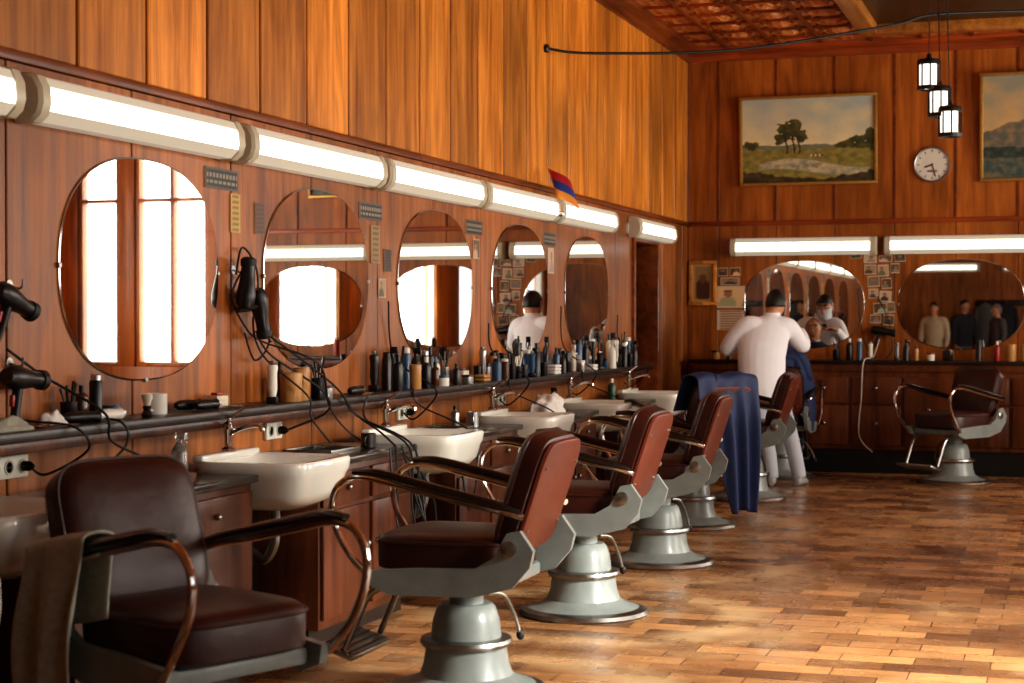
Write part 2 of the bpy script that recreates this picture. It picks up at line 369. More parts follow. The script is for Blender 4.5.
def window_obj(name,axis,fixed,a0,a1,z0,z1,nm,depth=0.12,frame=M_white):
    mb=MB()
    def bx(u0,u1,w0,w1,t=0.03):
        if axis=='X': mb.box((u0,fixed-.0,w0),(u1,fixed+depth,w1),frame,.006)
        else: mb.box((fixed,u0,w0),(fixed+depth,u1,w1),frame,.006)
    f=.05
    bx(a0,a1,z0,z0+f); bx(a0,a1,z1-f,z1); bx(a0,a0+f,z0+f,z1-f); bx(a1-f,a1,z0+f,z1-f)
    for k in range(1,nm): 
        m=a0+(a1-a0)*k/nm; bx(m-.022,m+.022,z0+f,z1-f)
    zt=z0+(z1-z0)*.7; 
    for k in range(nm):
        l=a0+(a1-a0)*k/nm+.03; r=a0+(a1-a0)*(k+1)/nm-.03
        bx(l,r,zt-.02,zt+.02)
    return mb.obj(name)
window_obj('window_1','X',YB+.03,1.70,2.58,wz0,wz1,2,frame=M_loB)
window_obj('window_2','X',YB+.03,2.77,3.28,wz0,wz1,1,frame=M_loB)

# ------------------------------------------------------------------ right wall with big windows
RWN=[(-2.2,-0.2),(1.0,3.0),(4.2,6.2),(8.4,10.4),(12.4,14.4)]
mb=MB(); prev=YF-.2
for a,b2 in RWN:
    mb.box((XR,prev,0),(XR+.2,a,H),M_upL); mb.box((XR,a,0),(XR+.2,b2,wz0),M_upL); mb.box((XR,a,wz1),(XR+.2,b2,H),M_upL); prev=b2
mb.box((XR,prev,0),(XR+.2,YB+.2,H),M_upL)
mb.obj('wall_right')
for i,(a,b2) in enumerate(RWN): window_obj('window_%d'%(i+3),'Y',XR+.03,a,b2,wz0,wz1,2)
mb=MB(); mb.box((XL-.2,YF-.2,0),(XR+.2,YF,H),M_loB); mb.obj('wall_front')
mb=MB(); mb.box((XR-.02,YF,0),(XR,YB-.02,.12),M_dark,.004); mb.obj('baseboard_right')

def area(name,loc,rot,sx,sy,e,col=(1,0.94,0.84),spread=None):
    l=bpy.data.lights.new(name,'AREA'); l.shape='RECTANGLE'; l.size=sx; l.size_y=sy; l.energy=e; l.color=col
    if spread: l.spread=R(spread)
    o=bpy.data.objects.new(name,l); COL.objects.link(o); o.location=loc; o.rotation_euler=rot; return o
WE=[14,18,105,205,180]
for i,(a,b2) in enumerate(RWN):
    area('daylight',(XR+.26,(a+b2)/2,(wz0+wz1)/2),(0,R(90),0),wz1-wz0,b2-a,WE[i])
area('daylight',(2.14,YB+.26,(wz0+wz1)/2),(R(-90),0,0),.95,wz1-wz0,55)
area('daylight',(3.02,YB+.26,(wz0+wz1)/2),(R(-90),0,0),.6,wz1-wz0,36)
o=area('daylight_beam',(4.6,5.0,3.4),(0,0,0),1.0,1.4,125,(1,.97,.90),38)
dv=Vector((-.75,6.9,0))-Vector(o.location); o.rotation_euler=dv.to_track_quat('-Z','Y').to_euler()

# ------------------------------------------------------------------ lamps (fluorescent)
def lamp_mesh(L):
    mb=MB()
    prof=[(0,.09),(.05,.09),(.085,.078),(.108,.035),(.112,-.02),(.10,-.06),(.07,-.085),(0,-.085)]
    def at(y,s=1): return [(x*(s if x>.06 else 1),y,z*s) for x,z in prof]
    mb.rings([at(-L/2,.88),at(-L/2+.012),at(-L/2+.06),at(-L/2+.062,.96)],M_lampcase)
    mb.rings([at(L/2-.062,.96),at(L/2-.06),at(L/2-.012),at(L/2,.88)],M_lampcase)
    y0,y1=-L/2+.06,L/2-.06
    top=[(0,.085),(.05,.085),(.083,.073),(.100,.042),(.08,.038),(0,.038)]
    bot=[(0,-.042),(.09,-.042),(.106,-.044),(.068,-.08),(0,-.08)]
    for p in (top,bot): mb.rings([[(x,y0,z) for x,z in p],[(x,y1,z) for x,z in p]],M_lampglow)
    di=[(.01,.038),(.095,.038),(.102,.03),(.107,-.02),(.102,-.042),(.01,-.042)]
    mb.rings([[(x,y0,z) for x,z in di],[(x,y1,z) for x,z in di]],M_diff,cap0=False,cap1=False)
    return mb.mesh('fluorescent_lamp')
LZ=2.172
lm=lamp_mesh(1.54); lm2=lamp_mesh(1.38)
for y in [4.23,5.85,7.46,9.05,10.64,12.24]:
    o=bpy.data.objects.new('fluorescent_wall_lamp',lm); COL.objects.link(o); o.location=(XL+.012,y,LZ)
o=bpy.data.objects.new('fluorescent_wall_lamp',lm2); COL.objects.link(o); o.location=(XL+.012,14.42,LZ)
BMX=[-2.39,-0.95,0.49]
for x in BMX:
    o=bpy.data.objects.new('fluorescent_wall_lamp',lm2); COL.objects.link(o); o.location=(x,YB-.012,2.09); o.rotation_euler=(0,0,R(-90))
for x in (-2.4,-.6):
    o=bpy.data.objects.new('fluorescent_wall_lamp',lm2); COL.objects.link(o); o.location=(x,YF+.012,2.45); o.rotation_euler=(0,0,R(90))

# ------------------------------------------------------------------ mirrors
def mirror_mesh(w,h):
    mb=MB(); n=72
    def rg(s,x,dw=0):
        out=[]
        for j in range(n):
            a=2*math.pi*j/n; c,si=math.cos(a),math.sin(a); e=2/2.35
            out.append((x,(w/2-dw)*s*math.copysign(abs(c)**e,c),(h/2-dw)*s*math.copysign(abs(si)**e,si)))
        return out
    mb.rings([rg(1,0),rg(1,.006),rg(1,.009,.006)],M_mir_edge,cap1=False)
    mb.rings([rg(1,.009,.006),rg(.5,.009,.003),rg(.001,.009)],M_mirror,cap0=False)
    for yy,zz in [(0,-h/2+.003),(w/2-.003,0),(-w/2+.003,0)]:
        mb.box((.0,yy-.010,zz-.010),(.014,yy+.010,zz+.010),M_steel,.003)
    return mb.mesh('oval_mirror',20)
mm=mirror_mesh(1.22,.88); mm2=mirror_mesh(1.14,.83)
LMY=[4.26,5.97,7.62,9.25,10.84,12.49]
for y in LMY:
    o=bpy.data.objects.new('oval_wall_mirror',mm); COL.objects.link(o); o.location=(XL,y,1.60)
for x in BMX:
    o=bpy.data.objects.new('oval_wall_mirror',mm2); COL.objects.link(o); o.location=(x,YB,1.545); o.rotation_euler=(0,0,R(-90))

# ------------------------------------------------------------------ left shelf, counters, sinks
SZ=1.03
mb=MB(); mb.box((XL,YF+.1,SZ-.035),(XL+.22,13.75,SZ),M_dark,.006); mb.box((XL,YF+.1,SZ-.075),(XL+.19,13.75,SZ-.035),M_cab,.004); mb.obj('vanity_ledge')
SY=[2.70,4.36,6.26,7.95,9.62,11.28,12.92]
def cabinet(y0,y1):
    mb=MB(); xf=-3.02
    mb.box((XL+.02,y0,.08),(xf,y1,.77),M_cab,.004); mb.box((XL+.02,y0+.01,0),(xf-.05,y1-.01,.08),M_dark)
    w=(y1-y0)/2
    for k in range(2):
        a=y0+k*w+.02; b2=y0+(k+1)*w-.02
        mb.box((xf,a,.60),(xf+.018,b2,.74),M_cab,.005); mb.box((xf,a,.12),(xf+.018,b2,.58),M_cab,.005)
        mb.ell((xf+.03,(a+b2)/2,.67),(.014,.014,.014),M_steel,n=10,m=6); mb.ell((xf+.03,b2-.04 if k==0 else a+.04,.4),(.014,.014,.014),M_steel,n=10,m=6)
    mb.box((XL+.02,y0-.01,.77),(xf+.03,y1+.01,.80),M_ctop,.005)
    return mb.obj('base_cabinet')
for i in range(len(SY)-1): cabinet(SY[i]+.31,SY[i+1]-.31)
cabinet(SY[-1]+.31,13.72)
def rrect(hx,hy,z,e=5,n=40):
    out=[]
    for j in range(n):
        a=2*math.pi*j/n; c,s=math.cos(a),math.sin(a)
        out.append((hx*math.copysign(abs(c)**(2/e),c),hy*math.copysign(abs(s)**(2/e),s),z))
    return out
def sink_parts():
    mb=MB()
    mb.rings([rrect(.13,.14,-.20,3),rrect(.20,.22,-.165,4),rrect(.225,.25,-.13,5),rrect(.235,.262,-.07,6),rrect(.245,.275,-.05,6),rrect(.25,.28,-.01,6),rrect(.243,.273,0,6),rrect(.215,.245,0,6),rrect(.20,.23,-.012),rrect(.17,.19,-.09,4),rrect(.1,.11,-.12,3),rrect(.02,.02,-.125,2)],M_china)
    mb.box((-.24,-.25,-.01),(-.19,.25,.022),M_china,.01,3)
    a=mb.mesh('basin',50)
    mb=MB()
    mb.lathe([(.028,.0),(.028,.012),(.016,.02),(.016,.07),(.022,.08),(.022,.115),(.005,.125)],M_chrome,T(-.21,0,.02),n=14)
    mb.tube([(-.21,0,.09),(-.16,-.01,.11),(-.09,-.02,.13),(-.05,-.03,.13),(-.04,-.03,.11)],.010,M_chrome,n=10)
    mb.tube([(-.21,0,.14),(-.20,.01,.16),(-.15,.03,.20)],[.010,.008,.006],M_chrome,n=8)
    b=mb.mesh('mixer_tap')
    mb=MB(); mb.tube([(0,0,-.19),(0,0,-.34),(-.05,0,-.42),(-.12,0,-.38),(-.20,0,-.38)],.02,M_steel,n=10)
    c=mb.mesh('drain_pipe')
    mb=MB(); mb.box((-.24,-.29,-.8),(-.22,.29,-.05),M_dark)
    d=mb.mesh('bracket_panel')
    return [a,b,c,d]
SP=sink_parts()
for y in SY:
    e=empty('wash_basin',(-3.07,y,.84))
    for me in SP:
        o=bpy.data.objects.new(me.name,me); COL.objects.link(o); o.parent=e

# ------------------------------------------------------------------ barber chairs
def pad(mb,hu,hv,t,mat,M,e=5,bul=.014,n=36):
    def rg(s,z,q=0): return [(x*s,y*s,z) for x,y,_ in rrect(hu-q,hv-q,0,e,n)]
    mb.rings([rg(1,-t/2,.018),rg(1,-t/2+.012,.002),rg(1,t/2-.03),rg(1,t/2-.012,.006),rg(1,t/2,.02),rg(.8,t/2+bul*.6),rg(.45,t/2+bul),rg(.02,t/2+bul*1.1)],mat,M)
    mb.tube([(x*1.002,y*1.002,t/2-.022) for x,y,_ in rrect(hu,hv,0,e,n)]+[(rrect(hu,hv,0,e,n)[0][0],0,t/2-.022)],.006,mat,M,n=6,sm=1)
def chair_parts():
    P=[]
    mb=MB()
    mb.lathe([(.305,0),(.31,.010),(.30,.026),(.27,.036)],M_steel,n=40)
    mb.lathe([(.272,.034),(.22,.048),(.175,.075),(.16,.12),(.15,.19),(.135,.195),(.125,.28),(.11,.325),(.095,.34)],M_enam,n=36)
    mb.lathe([(.17,.185),(.174,.197),(.17,.21),(.13,.215)],M_steel,n=32)
    P.append(mb.mesh('pedestal_base'))
    mb=MB(); mb.lathe([(.065,.33),(.065,.40),(.11,.41),(.13,.44)],M_enam,n=24); P.append(mb.mesh('piston'))
    mb=MB()
    mb.box((-.22,-.24,.425),(.24,.24,.475),M_enam,.012)
    for sy in (-1,1):
        y0,y1=(sy*.262-.014,sy*.262+.014)
        mb.prism([(-.35,.58),(-.335,.52),(-.27,.445),(-.12,.405),(.2,.40),(.275,.43),(.285,.485),(.1,.50),(-.13,.51),(-.2,.55),(-.25,.64),(-.30,.65)],y0,y1,M_enam)
        mb.lathe([(.03,0),(.03,.012),(.015,.018)],M_steel,T(-.26,sy*.275,.585)@RX(R(-90*sy)),n=16)
    P.append(mb.mesh('cast_frame'))
    mb=MB(); pad(mb,.265,.245,.13,M_leather,T(.03,0,.545)); P.append(mb.mesh('seat_cushion',50))
    mb=MB()
    tilt=R(-18)
    MB_=T(-.275,0,.775)@RY(tilt)@RY(R(90))
    pad(mb,.222,.235,.095,M_leather,MB_,e=5,bul=.016)
    mb.rings([[(x,y,-.0475) for x,y,_ in rrect(.214,.228,0,5.5,36)],[(x,y,-.060) for x,y,_ in rrect(.212,.226,0,5.5,36)],[(x,y,-.064) for x,y,_ in rrect(.204,.218,0,5.5,36)]],M_leatherB,MB_)
    for zz in (-.12,.12):
        for yy in (-.19,.19): mb.lathe([(.009,0),(.007,-.006),(.001,-.008)],M_steel,MB_@T(zz,yy,-.063),n=8)
    P.append(mb.mesh('backrest',50))
    mb=MB()
    for sy in (-1,1):
        y=sy*.30
        mb.tube([(-.30,y*.93,.72),(-.22,y,.745),(-.08,y*1.02,.775),(.10,y*1.02,.815),(.24,y*1.0,.845),(.33,y,.845)],[.018,.026,.030,.030,.026,.016],M_armpad,n=12,fl=.62)
    P.append(mb.mesh('armrests'))
    mb=MB()
    for sy in (-1,1):
        y=sy*.30
        mb.tube([(-.31,y*.9,.70),(-.24,y,.722),(-.08,y*1.02,.752),(.10,y*1.02,.792),(.28,y,.828),(.37,y,.81),(.415,y,.74),(.40,y,.64),(.34,y,.54),(.27,y*.95,.46)],.0125,M_chrome,n=10)
    P.append(mb.mesh('arm_tubes'))
    mb=MB()
    for sy in (-1,1):
        mb.tube([(.22,sy*.17,.43),(.32,sy*.17,.38),(.38,sy*.17,.26),(.42,sy*.17,.17)],.013,M_steel,n=8)
    M_f=T(.46,0,.16)@RY(R(-18))@T(-.46,0,-.16)
    mb.box((.38,-.19,.15),(.53,.19,.172),M_steel,.008,M=M_f)
    for k in range(4): mb.box((.395+.034*k,-.17,.169),(.41+.034*k,.17,.177),M_rub,.002,1,M=M_f)
    P.append(mb.mesh('footrest'))
    mb=MB(); mb.tube([(-.05,-.10,.36),(-.08,-.20,.34),(-.10,-.28,.25),(-.11,-.31,.18)],.008,M_steel,n=8); mb.ell((-.112,-.315,.17),(.016,.016,.022),M_rub)
    P.append(mb.mesh('pump_lever'))
    return P
CP=chair_parts()
CH=[(-2.36,4.26,R(-24)),(-2.15,6.0,R(180)),(-2.2,7.8,R(180)),(-2.24,9.55,R(181)),(-2.44,11.32,R(142)),(-2.40,13.2,R(180)),(-2.44,15.13,R(90)),(-.94,15.05,R(234))]
chairs=[]
for ci,(x,y,a) in enumerate(CH):
    e=empty('barber_chair',(x,y,0),(0,0,a)); chairs.append(e)
    for me in CP:
        if ci==0 and me.name.startswith('footrest'): continue
        o=bpy.data.objects.new(me.name,me); COL.objects.link(o); o.parent=e
def place(e): return Matrix.Translation(e.location)@e.rotation_euler.to_matrix().to_4x4()
mb=MB()
def towel(u,v):
    x=-.28+.27*u; s=(v-.36)*.80
    zt=.775+.05*u; 
    if abs(s)<.05: y=-.30-s; z=zt+.012*math.cos(s/.05*1.57)
    elif s>0: y=-.35-.022*math.sin(u*11+v*3)*min(1,(s-.05)*5)-.02*s; z=zt-(s-.05)
    else: y=-.25; z=zt+(s+.05)
    x+=.03*math.sin(v*6)*(v)-.01*math.sin(u*8+v*9)
    return (x,y,z)
mb.grid(towel,26,44,M_towel,place(chairs[0])); o=mb.obj('hanging_towel',ang=60)
md=o.modifiers.new('th','SOLIDIFY'); md.thickness=.008

mb=MB()
def cape(u,v):
    y=(u-.5)*.52
    hang=.15+.74*max(0,min(1,(.72-u)/.22))**.7 if u<.72 else .15-.03*math.sin(u*9)
    L=v*(.44+hang)
    fr=.30
    if L<fr: x=-.13-.09*(L/fr); z=.80+ (L/fr)*.215
    elif L<fr+.14:
        a=(L-fr)/.14*math.pi; x=-.30+.08*math.cos(a); z=1.02+.03*math.sin(a)
    else:
        s=(L-fr-.14); x=-.385-.03*min(1,s*4); z=1.02-s
        x-=.028*math.sin(u*26+s*3)*min(1,s*2.5)
        y+=.02*s+.03*s*math.cos(u*6)
    z-=.010*math.cos(u*12)*(1 if L>fr else .3)
    return (x,y,z)
mb.grid(cape,60,64,M_blue,place(chairs[4])); o=mb.obj('barber_cape',ang=80)
md=o.modifiers.new('th','SOLIDIFY'); md.thickness=.008
# ------------------------------------------------------------------ back counter
mb=MB(); yf=15.72; yb=YB-.002
mb.box((-3.40,yf-.03,1.0),(1.4,yb,1.03),M_dark,.006); mb.box((-3.36,yf,.93),(1.38,yb,1.0),M_cabB,.003)
mb.box((-3.36,yf+.02,.22),(1.38,yb,.93),M_cabB,.003); mb.box((-3.34,yf+.07,0),(1.36,yb,.22),M_black)
x=-3.32
k=0
while x<1.3-.4:
    w=.47
    zz=[(.64,.88),(.26,.62)] if k%3!=1 else [(.26,.88)]
    for z0,z1 in zz:
        mb.box((x+.015,yf-.0,z0),(x+w-.015,yf+.022,z1),M_cabB,.006); mb.ell((x+w/2,yf-.012,(z0+z1)/2+.02),(.018,.016,.018),M_steel,n=10,m=6)
    x+=w; k+=1
mb.obj('back_counter')
# ------------------------------------------------------------------ painted pictures
def fbm(x,y,o=4):
    v=0;a=.5
    for i in range(o): v+=a*noise.noise(Vector((x,y,3.7*i))); x*=2;y*=2;a*=.5
    return v
def mixc(a,b,t): t=max(0,min(1,t)); return tuple(a[i]*(1-t)+b[i]*t for i in range(3))
def vcmat(name,rough=.45):
    m,nt,b=newmat(name); at=N(nt,'ShaderNodeVertexColor'); at.layer_name='paint'
    no=N(nt,'ShaderNodeTexNoise'); no.inputs['Scale'].default_value=60
    bp=N(nt,'ShaderNodeBump'); bp.inputs['Strength'].default_value=.2; bp.inputs['Distance'].default_value=.003
    nt.links.new(no.outputs['Fac'],bp.inputs['Height']); nt.links.new(bp.outputs['Normal'],b.inputs['Normal'])
    nt.links.new(at.outputs['Color'],b.inputs['Base Color']); b.inputs['Roughness'].default_value=rough; return m
M_vc=vcmat('oil_paint')
def canvas(name,w,h,fn,nu,nv,parent,y=-.012):
    vs=[((i/nu-.5)*w,y,(j/nv-.5)*h) for i in range(nu+1) for j in range(nv+1)]
    fs=[[i*(nv+1)+j,(i+1)*(nv+1)+j,(i+1)*(nv+1)+j+1,i*(nv+1)+j+1] for i in range(nu) for j in range(nv)]
    me=bpy.data.meshes.new(name); me.from_pydata(vs,[],fs); me.materials.append(M_vc)
    ca=me.color_attributes.new('paint','FLOAT_COLOR','POINT')
    for i in range(nu+1):
        for j in range(nv+1):
            c=lin([max(0,min(1,q)) for q in fn(i/nu,j/nv)]); ca.data[i*(nv+1)+j].color=(c[0],c[1],c[2],1)
    o=bpy.data.objects.new(name,me); COL.objects.link(o); o.parent=parent; return o
def frame(w,h,f,mat,parent,t=.035):
    mb=MB()
    for lo,hi in [((-w/2-f,-t,-h/2-f),(w/2+f,0,-h/2)),((-w/2-f,-t,h/2),(w/2+f,0,h/2+f)),((-w/2-f,-t,-h/2),(-w/2,0,h/2)),((w/2,-t,-h/2),(w/2+f,0,h/2))]: mb.box(lo,hi,mat,.008)
    mb.box((-w/2,-.008,-h/2),(w/2,0,h/2),M_dark)
    o=mb.obj('frame',parent)
def land1(u,v):
    n=fbm(u*5,v*5); n2=fbm(u*18+5,v*18)
    c=mixc((.90,.84,.66),(.70,.74,.70),(v-.5)*1.9+n*1.0)
    hz=.40+.02*fbm(u*6,1)
    if v<hz+.045+.03*fbm(u*14,9): c=mixc((.42,.46,.38),(.52,.54,.44),n2+.5)
    if v<hz: c=mixc((.64,.58,.30),(.46,.44,.20),n2*1.5+.5)
    ry=.17+.05*math.sin(u*6.0-.4); rw=.03+.045*math.sin(max(0,min(1,(u-.12)/.8))*3.1416)
    if .12<u<.97 and abs(v-ry)<rw+n2*.03: c=mixc((.80,.75,.60),(.54,.55,.46),n2*2+.4)
    if v<.09+.05*math.sin(u*5+2)+n2*.05: c=mixc((.34,.29,.16),(.20,.18,.11),n2*2+.5)
    for tx,ty,rx,ry2 in [(.33,.60,.06,.12),(.39,.64,.065,.12),(.28,.52,.04,.07),(.45,.55,.04,.08),(.88,.46,.08,.08),(.97,.50,.05,.12),(.76,.43,.05,.04),(.06,.44,.06,.05)]:
        q=((u-tx)/rx)**2+((v-ty)/ry2)**2
        if q<1+n2*2.2: c=mixc((.20,.23,.11),(.40,.38,.19),n2*1.6+.4+(v-ty)*2)
    for tx in (.335,.39,.43):
        if abs(u-tx-.01*math.sin(v*20))<.006 and .34<v<.56: c=(.18,.13,.07)
    if .52<u<.62 and .30<v<.325: c=(.85,.8,.7) if int(u*60)%2 else (.5,.3,.2)
    return c
def land2(u,v):
    n=fbm(u*5+3,v*5); n2=fbm(u*18+5,v*18)
    c=mixc((.82,.66,.44),(.58,.58,.50),(v-.5)*2+n)
    m1=.62-.5*abs(u-.35)+.06*fbm(u*9,2)
    if v<m1: c=mixc((.38,.38,.33),(.56,.48,.37),n2*2+.4)
    if v<.30+.03*fbm(u*8,7): c=mixc((.16,.22,.19),(.30,.33,.26),n2*2+.4)
    if v<.2: c=mixc((.24,.32,.30),(.48,.44,.34),n2*2+.4)
    return c
e=empty('landscape_painting',(-2.345,YB-.045,3.09),(R(4),0,0)); frame(1.23,.78,.03,M_gold,e); canvas('canvas',1.23,.78,land1,190,124,e)
e=empty('landscape_painting',(-.14,YB-.045,3.15),(R(4),0,0)); frame(1.23,.92,.032,M_gold,e); canvas('canvas',1.23,.92,land2,150,100,e)
def rndphoto(seed,base=(.56,.46,.34)):
    rd=random.Random(seed); g=rd.uniform(.15,.8); c1=(min(1,g*rd.uniform(.9,1.25)),g,g*rd.uniform(.65,1.05)); q=rd.uniform(-.25,.25); c2=tuple(max(.05,min(1,b+q)) for b in base); cx=rd.uniform(.35,.65)
    def f(u,v):
        if min(u,1-u,v,1-v)<.06: return (.82,.76,.66)
        if ((u-cx)/.17)**2+((v-.66)/.17)**2<1: return (.64,.46,.34) if v<.74 else (.12,.09,.08)
        if ((u-cx)/.33)**2+((v-.15)/.36)**2<1: return c1
        return c2
    return f
def poster(name,x,z,w,h,fn,nu=14,nv=18,y=YB,ry=0):
    e=empty(name,(x,y-.004,z),(0,R(ry),0)); canvas('print',w,h,fn,nu,nv,e,y=-.002)
    mb=MB(); mb.box((-w/2,-.0015,-h/2),(w/2,.003,h/2),M_paper); mb.obj('backing',e)
k=0
for (x,z,w,h) in [(-3.16,1.86,.10,.08),(-3.04,1.86,.1,.08),(-3.09,1.77,.18,.07),(-1.90,2.0,.10,.05),(-1.77,1.97,.12,.08),(-1.63,1.97,.12,.06),(-1.50,1.98,.1,.08),(-1.77,1.87,.11,.09),(-1.65,1.86,.1,.11),(-1.545,1.88,.08,.09),(-1.74,1.76,.11,.10),(-1.62,1.74,.09,.10),(-1.74,1.645,.09,.09),(-1.63,1.62,.11,.1),(-1.68,1.51,.12,.1),(-1.58,1.52,.07,.1),(-1.72,1.41,.1,.08),(-1.60,1.40,.1,.1),(-.34,1.95,.1,.09),(-.24,1.84,.1,.12),(-.22,1.7,.1,.1),(-.25,1.57,.07,.1)]:
    k+=1
    poster('pinned_photo',x,z,w,h,rndphoto(k),ry=random.uniform(-4,4))
poster('wall_poster',-3.08,1.62,.27,.21,rndphoto(77,(.74,.60,.40))); poster('wall_poster',-3.08,1.40,.27,.19,lambda u,v:(.84,.78,.66) if (int(v*16)%2==0 or u<.1 or u>.9) else (.58,.32,.22),14,16)
def icon(u,v):
    if min(u,1-u)<.1 or min(v,1-v)<.06: return (.72,.58,.34)
    if ((u-.5)/.16)**2+((v-.62)/.13)**2<1: return (.45,.28,.18)
    return (.58,.47,.28) if ((u-.5)/.35)**2+((v-.3)/.35)**2>1 else (.32,.18,.12)
e=empty('framed_icon_picture',(-3.345,YB-.03,1.755),(0,0,0)); frame(.20,.36,.035,M_coffer,e); canvas('print',.20,.36,icon,14,24,e)

e=empty('wall_clock',(-1.21,YB,2.83))
mb=MB(); mb.lathe([(.165,0),(.168,.02),(.158,.035),(.148,.03),(.145,.018)],M_silver,RX(R(90)),n=40); mb.lathe([(.147,.012),(.147,.019),(.001,.0192)],M_white,RX(R(90)),n=40)
for h in range(12):
    a=h*math.pi/6; mb.box((-.004,-.0215,.115),(.004,-.019,.135),M_black,M=RY(a))
mb.box((-.006,-.0235,-.01),(.006,-.0215,.075),M_black,M=RY(R(250))); mb.box((-.004,-.0255,-.01),(.004,-.0235,.115),M_black,M=RY(R(165)))
mb.box((-.045,-.0205,-.07),(.045,-.0195,-.05),M_silver)
mb.obj('dial',e)

e=empty('pendant_lamp_cluster',(-1.0,13.34,0))
mb=MB()
mb.lathe([(.17,H-.06),(.17,H-.075),(.15,H-.09),(.03,H-.10)],M_black,n=28)
for dx,dy,zc in [(-.03,.0,3.27),(.05,.0,3.06),(.13,-.05,2.90)]:
    mb.tube([(dx*.8,dy,H-.08),(dx,dy,zc+.13)],.005,M_black,n=6,sm=1)
    mb.lathe([(.015,.16),(.02,.13),(.085,.115),(.09,.095),(.09,.075)],M_black,T(dx,dy,zc),n=20)
    mb.lathe([(.070,-.10),(.072,.09)],M_pend,T(dx,dy,zc),n=20)
    mb.lathe([(.09,-.085),(.09,-.115),(.074,-.115),(.074,-.1)],M_black,T(dx,dy,zc),n=20)
    for j in range(8):
        a=j*math.pi/4+.2; mb.box((-.006,-.006,-.1),(.006,.006,.1),M_black,M=T(dx+.082*math.cos(a),dy+.082*math.sin(a),zc))
mb.obj('lanterns',e)
mb=MB(); mb.tube([(XL+.012,11.4,3.30),(-3.2,11.62,3.285),(-2.3,12.3,3.37),(-1.3,13.1,3.62),(-.9,13.4,3.74),(.5,14.5,3.88),(1.2,15.2,3.95)],.010,M_rub,n=8); mb.lathe([(.03,0),(.03,.02),(.015,.03)],M_black,T(XL+.002,11.4,3.30)@RY(R(90)),n=12); mb.obj('overhead_cable')

# ------------------------------------------------------------------ people
def remeshed(mb,name,voxel,matfn,mats,smooth=6,parent=None):
    tmp=bpy.data.objects.new('tmp',mb.mesh('tmp')); COL.objects.link(tmp)
    r=tmp.modifiers.new('r','REMESH'); r.mode='VOXEL'; r.voxel_size=voxel
    s=tmp.modifiers.new('s','SMOOTH'); s.iterations=smooth; s.factor=.5
    bpy.context.view_layer.update()
    dg=bpy.context.evaluated_depsgraph_get()
    me=bpy.data.meshes.new_from_object(tmp.evaluated_get(dg)); bpy.data.objects.remove(tmp)
    me.name=name; me.materials.clear()
    for m in mats: me.materials.append(m)
    for p in me.polygons: p.use_smooth=True; p.material_index=matfn(p.center) if matfn else 0
    o=bpy.data.objects.new(name,me); COL.objects.link(o); o.parent=parent; return o
def ering(c,rx,ry,n=20,tilt=0):
    return [(c[0]+rx*math.cos(2*math.pi*j/n),c[1]+ry*math.sin(2*math.pi*j/n),c[2]+tilt*math.sin(2*math.pi*j/n)) for j in range(n)]
def head(parent,M,hair,mask=False,bald=False):
    mb=MB()
    def f(p):
        x,y,z=p
        if z<0: x*=1-.30*(-z)**1.5; y=y*(1-.12*(-z)) + .10*(-z)
        if y<0 : y*=1.05
        if y>.75: y=.75+(y-.75)*.6
        return Vector((x,y,z))
    mb.ell((0,0,0),(.076,.097,.118),M_skin,M,n=28,m=20,fn=f)
    mb.tube([(0,.083,.028),(0,.100,.0),(0,.112,-.022),(0,.092,-.032)],[.008,.012,.016,.008],M_skin,M,n=8)
    mb.ell((0,.083,-.095),(.028,.02,.018),M_skin,M,n=12,m=8)
    for s in (-1,1):
        mb.ell((s*.030,.083,.046),(.024,.010,.006),hair if not bald else M_ghair,M,n=10,m=6)
        mb.ell((s*.030,.079,.026),(.014,.011,.009),M_eyew,M,n=12,m=8); mb.ell((s*.030,.0885,.026),(.006,.003,.006),M_eyeb,M,n=10,m=6)
        mb.ell((s*.077,-.008,.0),(.010,.020,.032),M_skin,M,n=12,m=8); mb.ell((s*.083,-.003,.0),(.005,.012,.02),M_lip,M,n=10,m=6)
    mb.ell((0,.090,-.058),(.024,.007,.005),M_lip,M,n=12,m=6); mb.ell((0,.089,-.067),(.019,.007,.005),M_lip,M,n=12,m=6)
    mb.obj('head',parent,60)
    mb=MB()
    rows=[]
    n=30
    for i in range(13):
        t=i/12
        row=[]
        for j in range(n):
            b=2*math.pi*j/n; fr=max(0,math.sin(b)); bk=max(0,-math.sin(b))
            zlow=(.56 if not bald else .95)*fr**.6 + (-.45)*bk**.5 + (.10 if bk<.05 and fr<.05 else 0)
            if bald: top=.62-.1*fr
            else: top=.999
            z=zlow+(max(top,zlow+.01)-zlow)*t
            rad=math.sqrt(max(0,1-min(z,.999)**2)); g=1.10+.015*math.sin(b*7+t*5)
            x=rad*math.cos(b)*.076*g; y=rad*math.sin(b)*.097*g*(1.05 if math.sin(b)<0 else 1); 
            row.append((x,y,z*.118*(1.08)))
        rows.append(row)
    mb.rings(rows,hair,M,cap0=False,cap1=not bald); o=mb.obj('hair',parent,60); md=o.modifiers.new('s','SOLIDIFY'); md.thickness=.008; md.offset=-1
    if mask:
        mb=MB()
        def mk(u,v):
            a=R(-75)+R(150)*u; z=-.10+.105*v; rr=.082*(1-.16*(1-v)); bulge=.022*math.cos(a)*math.sin(math.pi*min(1,v*1.0+.15))
            return (math.sin(a)*rr*.98,math.cos(a)*(.098+bulge),z)
        mb.grid(mk,18,10,M_mask,M)
        for s in (-1,1):
            mb.tube([(s*.077,.028,-.005),(s*.08,.0,.03),(s*.083,-.025,.02)],.0025,M_mask,M,n=5); mb.tube([(s*.07,.03,-.09),(s*.08,.0,-.05),(s*.083,-.025,-.02)],.0025,M_mask,M,n=5)
        o=mb.obj('face_mask',parent,60)
